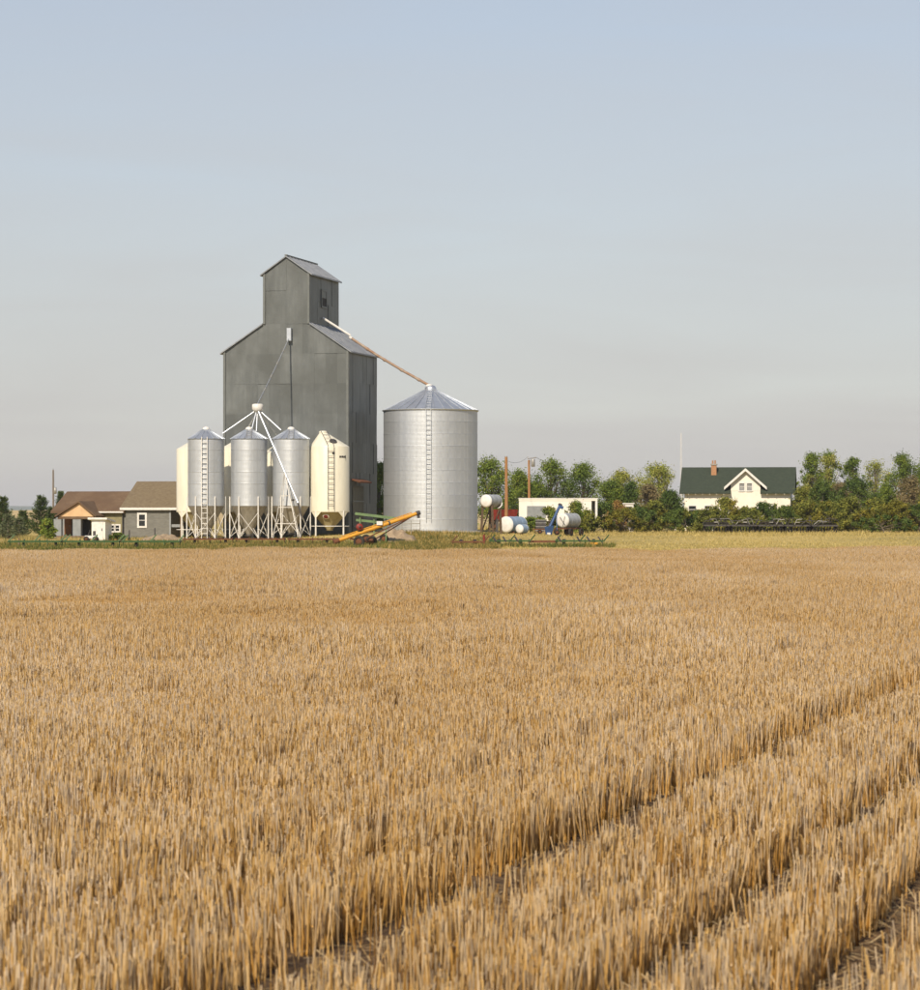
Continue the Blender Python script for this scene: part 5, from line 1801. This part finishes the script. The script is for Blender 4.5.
tree('broadleaf_tree', 'tall light green tree second from the right end of the house', 829, 28, 451, 348, 'leaf_pale', 13, .25, .4, leaf2='leaf_green')
tree('broadleaf_tree', 'thin ragged tree in the middle of the right-hand grove', 853, 22, 457, 350, 'leaf_green', 14, .3, .65)
tree('broadleaf_tree', 'nearly bare spreading tree left of the tall tree at right edge', 875, 32, 459.5, 352, 'leaf_pale', 15, .25, .8, n_leaf=2600)
tree('broadleaf_tree', 'tall bright green tree near the right edge of the picture', 903, 36, 452, 346, 'leaf_green', 16, .25, .35, n_leaf=5600, leaf2='leaf_pale')
tree('broadleaf_tree', 'green tree cut off by the right edge of the picture', 930, 34, 454, 348, 'leaf_green', 17, .25, .3)
tree('broadleaf_tree', 'dark low dense tree below the slender trees right of the house', 822, 32, 480, 328, 'leaf_dark', 18, .05, 0, n_leaf=5600)
tree('broadleaf_tree', 'yellow-green small tree touching the right corner of the house', 803, 18, 486, 324, 'leaf_olive', 19, .05, .1)
tree('broadleaf_tree', 'dark low dense tree below the thin ragged tree', 857, 36, 478, 330, 'leaf_dark', 20, .05, .1, n_leaf=5600)
tree('broadleaf_tree', 'brown-leaved small tree between the dark dense trees', 840, 18, 482, 336, 'leaf_russet', 21, .1, .2)
tree('broadleaf_tree', 'dark green small tree under the nearly bare tree', 885, 26, 484, 332, 'leaf_green', 22, .05, .1)
tree('broadleaf_tree', 'reddish-brown tree under the tall bright tree at right', 911, 30, 476, 330, 'leaf_russet', 23, .1, .2, n_leaf=3600)
tree('broadleaf_tree', 'green tree glimpsed between the elevator and the big bin', 380, 26, 462, 276, 'leaf_green', 24, .1, .05)

GH = 'bushes of the long hedge in front of the house'
def bush(label, px, wpx, py_top, Y, leaf, seed, leaf2=None, n=2600):
    tree('bush', label, px, wpx * 1.22, py_top, Y, leaf, seed, .08, 0, cat='bush', group=GH, lobes=40, n_leaf=n * 1.3, size=.17, leaf2=leaf2)
bush('low olive bush touching the right side of the tank cart', 586, 26, 509, 284, 'leaf_olive', 41)
bush('dark olive bush below the open end of the trailer', 604, 32, 503, 288, 'leaf_olive', 42, 'leaf_dark')
bush('yellowish bush just left of and below the white hut', 625, 28, 508, 287, 'leaf_olive', 43, 'leaf_gold')
bush('dark bush just right of and below the white hut', 642, 26, 508, 289, 'leaf_dark', 44, 'leaf_olive')
bush('golden-brown bush below the pale tree left of the house', 655, 30, 501, 292, 'leaf_olive', 45, 'leaf_gold')
bush('dark green bush below the house porch roof', 680, 32, 508, 288, 'leaf_dark', 46, 'leaf_olive')
bush('olive bush below the left house windows', 703, 28, 509.5, 290, 'leaf_olive', 47, 'leaf_dark')
bush('tall olive bush in front of the house just left of the gable', 727, 26, 497, 292, 'leaf_olive', 48, 'leaf_gold')
bush('low olive bush directly below the house gable', 746, 26, 507, 290, 'leaf_olive', 49)
bush('rounded dark bush below the right part of the house gable', 764, 28, 502, 294, 'leaf_dark', 50, 'leaf_olive')
bush('olive bush below the right end of the house wall', 784, 26, 506, 290, 'leaf_olive', 51, 'leaf_dark')
bush('small olive bush below the porch corner at the left of the house', 694, 24, 511, 293, 'leaf_olive', 81, 'leaf_dark')
bush('small yellowish bush below the house chimney', 715, 24, 509, 295, 'leaf_olive', 82, 'leaf_gold')
bush('low dark bush between the tall olive bush and the house gable', 738, 22, 511, 296, 'leaf_dark', 83, 'leaf_olive')
bush('small yellow-olive bush under the house gable windows', 755, 24, 508, 297, 'leaf_gold', 84, 'leaf_olive')
bush('small dark bush under the right slope of the house gable', 775, 24, 509, 297, 'leaf_dark', 85, 'leaf_olive')
bush('olive-gold bush at the right corner of the house', 796, 24, 505, 297, 'leaf_olive', 86, 'leaf_gold')
bush('bright yellow bush right of the house end', 808, 28, 500, 292, 'leaf_gold', 52, 'leaf_olive')
bush('olive bush above the rightmost seed drill', 830, 28, 501, 293, 'leaf_olive', 53, 'leaf_gold')
bush('tall olive-green bush right of the last seed drill', 853, 30, 496, 294, 'leaf_olive', 54, 'leaf_green', 3000)
bush('yellow-green bush in the hedge, third from the right edge', 876, 30, 498, 292, 'leaf_olive', 55, 'leaf_gold', 3000)
bush('golden bush in the hedge, second from the right edge', 898, 28, 500, 290, 'leaf_gold', 56, 'leaf_olive', 3000)
bush('dark bush cut by the right edge of the picture', 920, 32, 503, 289, 'leaf_dark', 57, 'leaf_gold', 3000)
bush('dark green bush behind the seed drills right of the house', 838, 34, 512, 299, 'leaf_dark', 58)
bush('dark green low bush at the foot of the hedge near right edge', 884, 40, 515, 287, 'leaf_dark', 59)
bush('olive bush poking up beside the top of the blue auger', 549, 18, 507, 274, 'leaf_olive', 60, 'leaf_green', 1800)
bush('olive bush overlapping the trailer right of the blue auger', 575, 20, 501, 278, 'leaf_olive', 61, 'leaf_green', 2000)
bush('low green bush under the trailer beside the blue-grey tank', 530, 15, 517, 270, 'leaf_green', 62, None, 1500)
bush('orange-leaved shrub showing above the hedge left of the white hut', 616, 16, 500, 302, 'leaf_orange', 63, None, 1300)

def conifer(label, px, wpx, py_top, Y, leaf, seed):
    rng = np.random.default_rng(seed)
    b = G(px, Y)
    k = F / Y
    H_ = H + (HY - py_top) / k - b.z
    W = wpx / k
    root = thing('conifer', b, label, 'conifer', 'conifers at the left of the farmyard')
    MB().path([b + Vector((0, 0, -.1)), b + Vector((0, 0, H_ * .5)), b + Vector((0, 0, H_ * .97))], [.13, .08, .02], 7).build('trunk', 'bark', root)
    vs = []
    br = MB()
    lv = int(H_ / .22)
    for i in range(lv):
        t = i / lv
        z = H_ * (.06 + .93 * t)
        R_ = W / 2 * (1 - t) ** .75 * (.9 if t > .1 else .7)
        for j in range(11):
            a = rng.random() * 2 * math.pi
            ln = R_ * rng.uniform(.65, 1.12) + .08
            d = np.array([math.cos(a), math.sin(a), .28])
            if j < 4:
                br.path([b + Vector((0, 0, z)), b + Vector((d[0] * ln * .8, d[1] * ln * .8, z + ln * .16))], [.022, .008], 4, False)
            n = int(14 + 22 * ln)
            s = rng.random(n) ** .7
            p = np.stack([d[0] * ln * s, d[1] * ln * s, z + ln * s * (.1 + .25 * s)], 1) + rng.normal(0, .06, (n, 3))
            u = np.array(d)[None] + rng.normal(0, .55, (n, 3)) + np.array([0, 0, .35])
            u /= np.linalg.norm(u, axis=1)[:, None]
            w = np.cross(u, rng.normal(size=(n, 3))); w /= np.linalg.norm(w, axis=1)[:, None]
            q = rng.uniform(.12, .24, n)[:, None]
            vs.append(np.stack([p - w * .022, p + w * .022, p + u * q + w * .012, p + u * q - w * .012], 1))
    V = np.concatenate(vs).reshape(-1, 3)
    br.build('branches', 'bark', root)
    link('needles', fast_mesh('needles', V, np.arange(len(V)).reshape(-1, 4)), leaf, root)
conifer('dark conifer cut by the left edge of the picture', 3, 30, 496, 258, 'needle', 71)
conifer('tall dark conifer just left of the low house', 41, 34, 495, 258, 'needle', 72)
conifer('small dark conifer in the middle of the gap showing far fields', 23, 20, 510, 262, 'needle', 73)
conifer('small greyish-green pine low at the left edge', 8, 22, 514, 248, 'needle_pale', 74)
conifer('small pale conifer in front of the gap at far left', 19, 18, 517, 247, 'needle_pale', 75)
conifer('dark conifer tip rising behind the left end of the low house', 60.5, 17, 490.5, 272, 'needle', 76)
conifer('short dark conifer directly right of the tall one', 51, 18, 507, 268, 'needle', 77)
bush('round green shrub against the left wall of the low house', 47, 12, 519, 246, 'leaf_green', 78, None, 1700)
bush('dark low shrub to the right of the white shed', 119, 14, 533, 240, 'leaf_dark', 79, None, 1300)

# ------------------------------------------------------------------ grasses
def grass(name, label, px0, px1, Y0, Y1, n, h0, h1, m, seed, w=.02, clump=1.2, thr=.25):
    rng = np.random.default_rng(seed)
    y = rng.uniform(Y0, Y1, n)
    x = (rng.uniform(px0, px1, n) - CX) / F * y
    nz = vnoise(x + 300, y, clump, seed)
    keep = nz > thr * rng.random(n) * 2
    x, y, nz = x[keep], y[keep], nz[keep]
    n = len(x)
    z = np.array([gz(a, c) for a, c in zip(x, y)]) - .02
    h = (h0 + (h1 - h0) * rng.random(n)) * (.4 + .95 * nz)
    t = rng.random(n) * np.pi * 2
    ww = w * rng.uniform(.5, 1.4, n)
    lx, ly = rng.normal(0, .3, n) * h, rng.normal(0, .3, n) * h
    V = np.zeros((n, 3, 3), np.float32)
    V[:, 0] = np.stack([x - np.cos(t) * ww, y - np.sin(t) * ww, z], 1)
    V[:, 1] = np.stack([x + np.cos(t) * ww, y + np.sin(t) * ww, z], 1)
    V[:, 2] = np.stack([x + lx, y + ly, z + h], 1)
    o = link(name, fast_mesh(name, V.reshape(-1, 3), np.arange(n * 3).reshape(-1, 3)), m)
    tag(o, label, 'grass', kind='stuff')
grass('weeds', 'green weeds growing along the field edge in front of the low house', -130, 190, 157, 200, 50000, .12, .42, 'weed_green', 91, .035)
grass('weeds', 'brown and green weeds in front of the hopper bins', 175, 350, 156.5, 216, 40000, .1, .34, 'weed_brown', 92, .035)
grass('weeds', 'scattered green weeds at the feet of the hopper bins', 150, 352, 172, 232, 12000, .1, .36, 'weed_green', 90, .035, 2.2, .5)
grass('weeds', 'green weeds around the yellow auger', 335, 425, 178, 222, 9000, .12, .4, 'weed_green', 93, .03)
grass('dry_grass', 'dry golden grass on the bank in front of the big bin', 395, 500, 156.5, 244, 24000, .12, .42, 'weed_brown', 94, .03)
grass('dry_grass', 'short dry grass in the left yard around the buildings', -130, 340, 196, 262, 16000, .08, .3, 'weed_brown', 95, .03)
grass('dry_grass', 'mown yellow grass between the field and the hedge', 470, 1060, 156.5, 288, 60000, .05, .17, 'weed_gold', 96, .03, 3.0)
grass('dry_grass', 'taller yellow grass at the foot of the hedge and machines', 480, 1060, 262, 296, 14000, .15, .4, 'weed_gold', 97, .03)
grass('weeds', 'green weeds under the green cultivator', 485, 615, 193, 201, 5000, .1, .38, 'weed_green', 98, .03)
grass('dry_grass', 'golden grass clump in front of the conifers', 20, 45, 196, 214, 3000, .3, .8, 'weed_gold', 99, .03)

# ------------------------------------------------------------------ thin smoky air over the whole place
hm = bpy.data.materials.new('haze')
hm.use_nodes = True
hm.node_tree.nodes.clear()
pv = hm.node_tree.nodes.new('ShaderNodeVolumePrincipled')
pv.inputs['Color'].default_value = (0.88, 0.9, 0.95, 1)
pv.inputs['Density'].default_value = 0.00008
pv.inputs['Anisotropy'].default_value = 0.0
ho = hm.node_tree.nodes.new('ShaderNodeOutputMaterial')
hm.node_tree.links.new(pv.outputs[0], ho.inputs['Volume'])
haze = MB().box((0, 4350, 24.0), 18200, 9500, 56.0).build('haze', hm)
tag(haze, 'thin pale haze in the air over the fields', 'haze', kind='stuff')
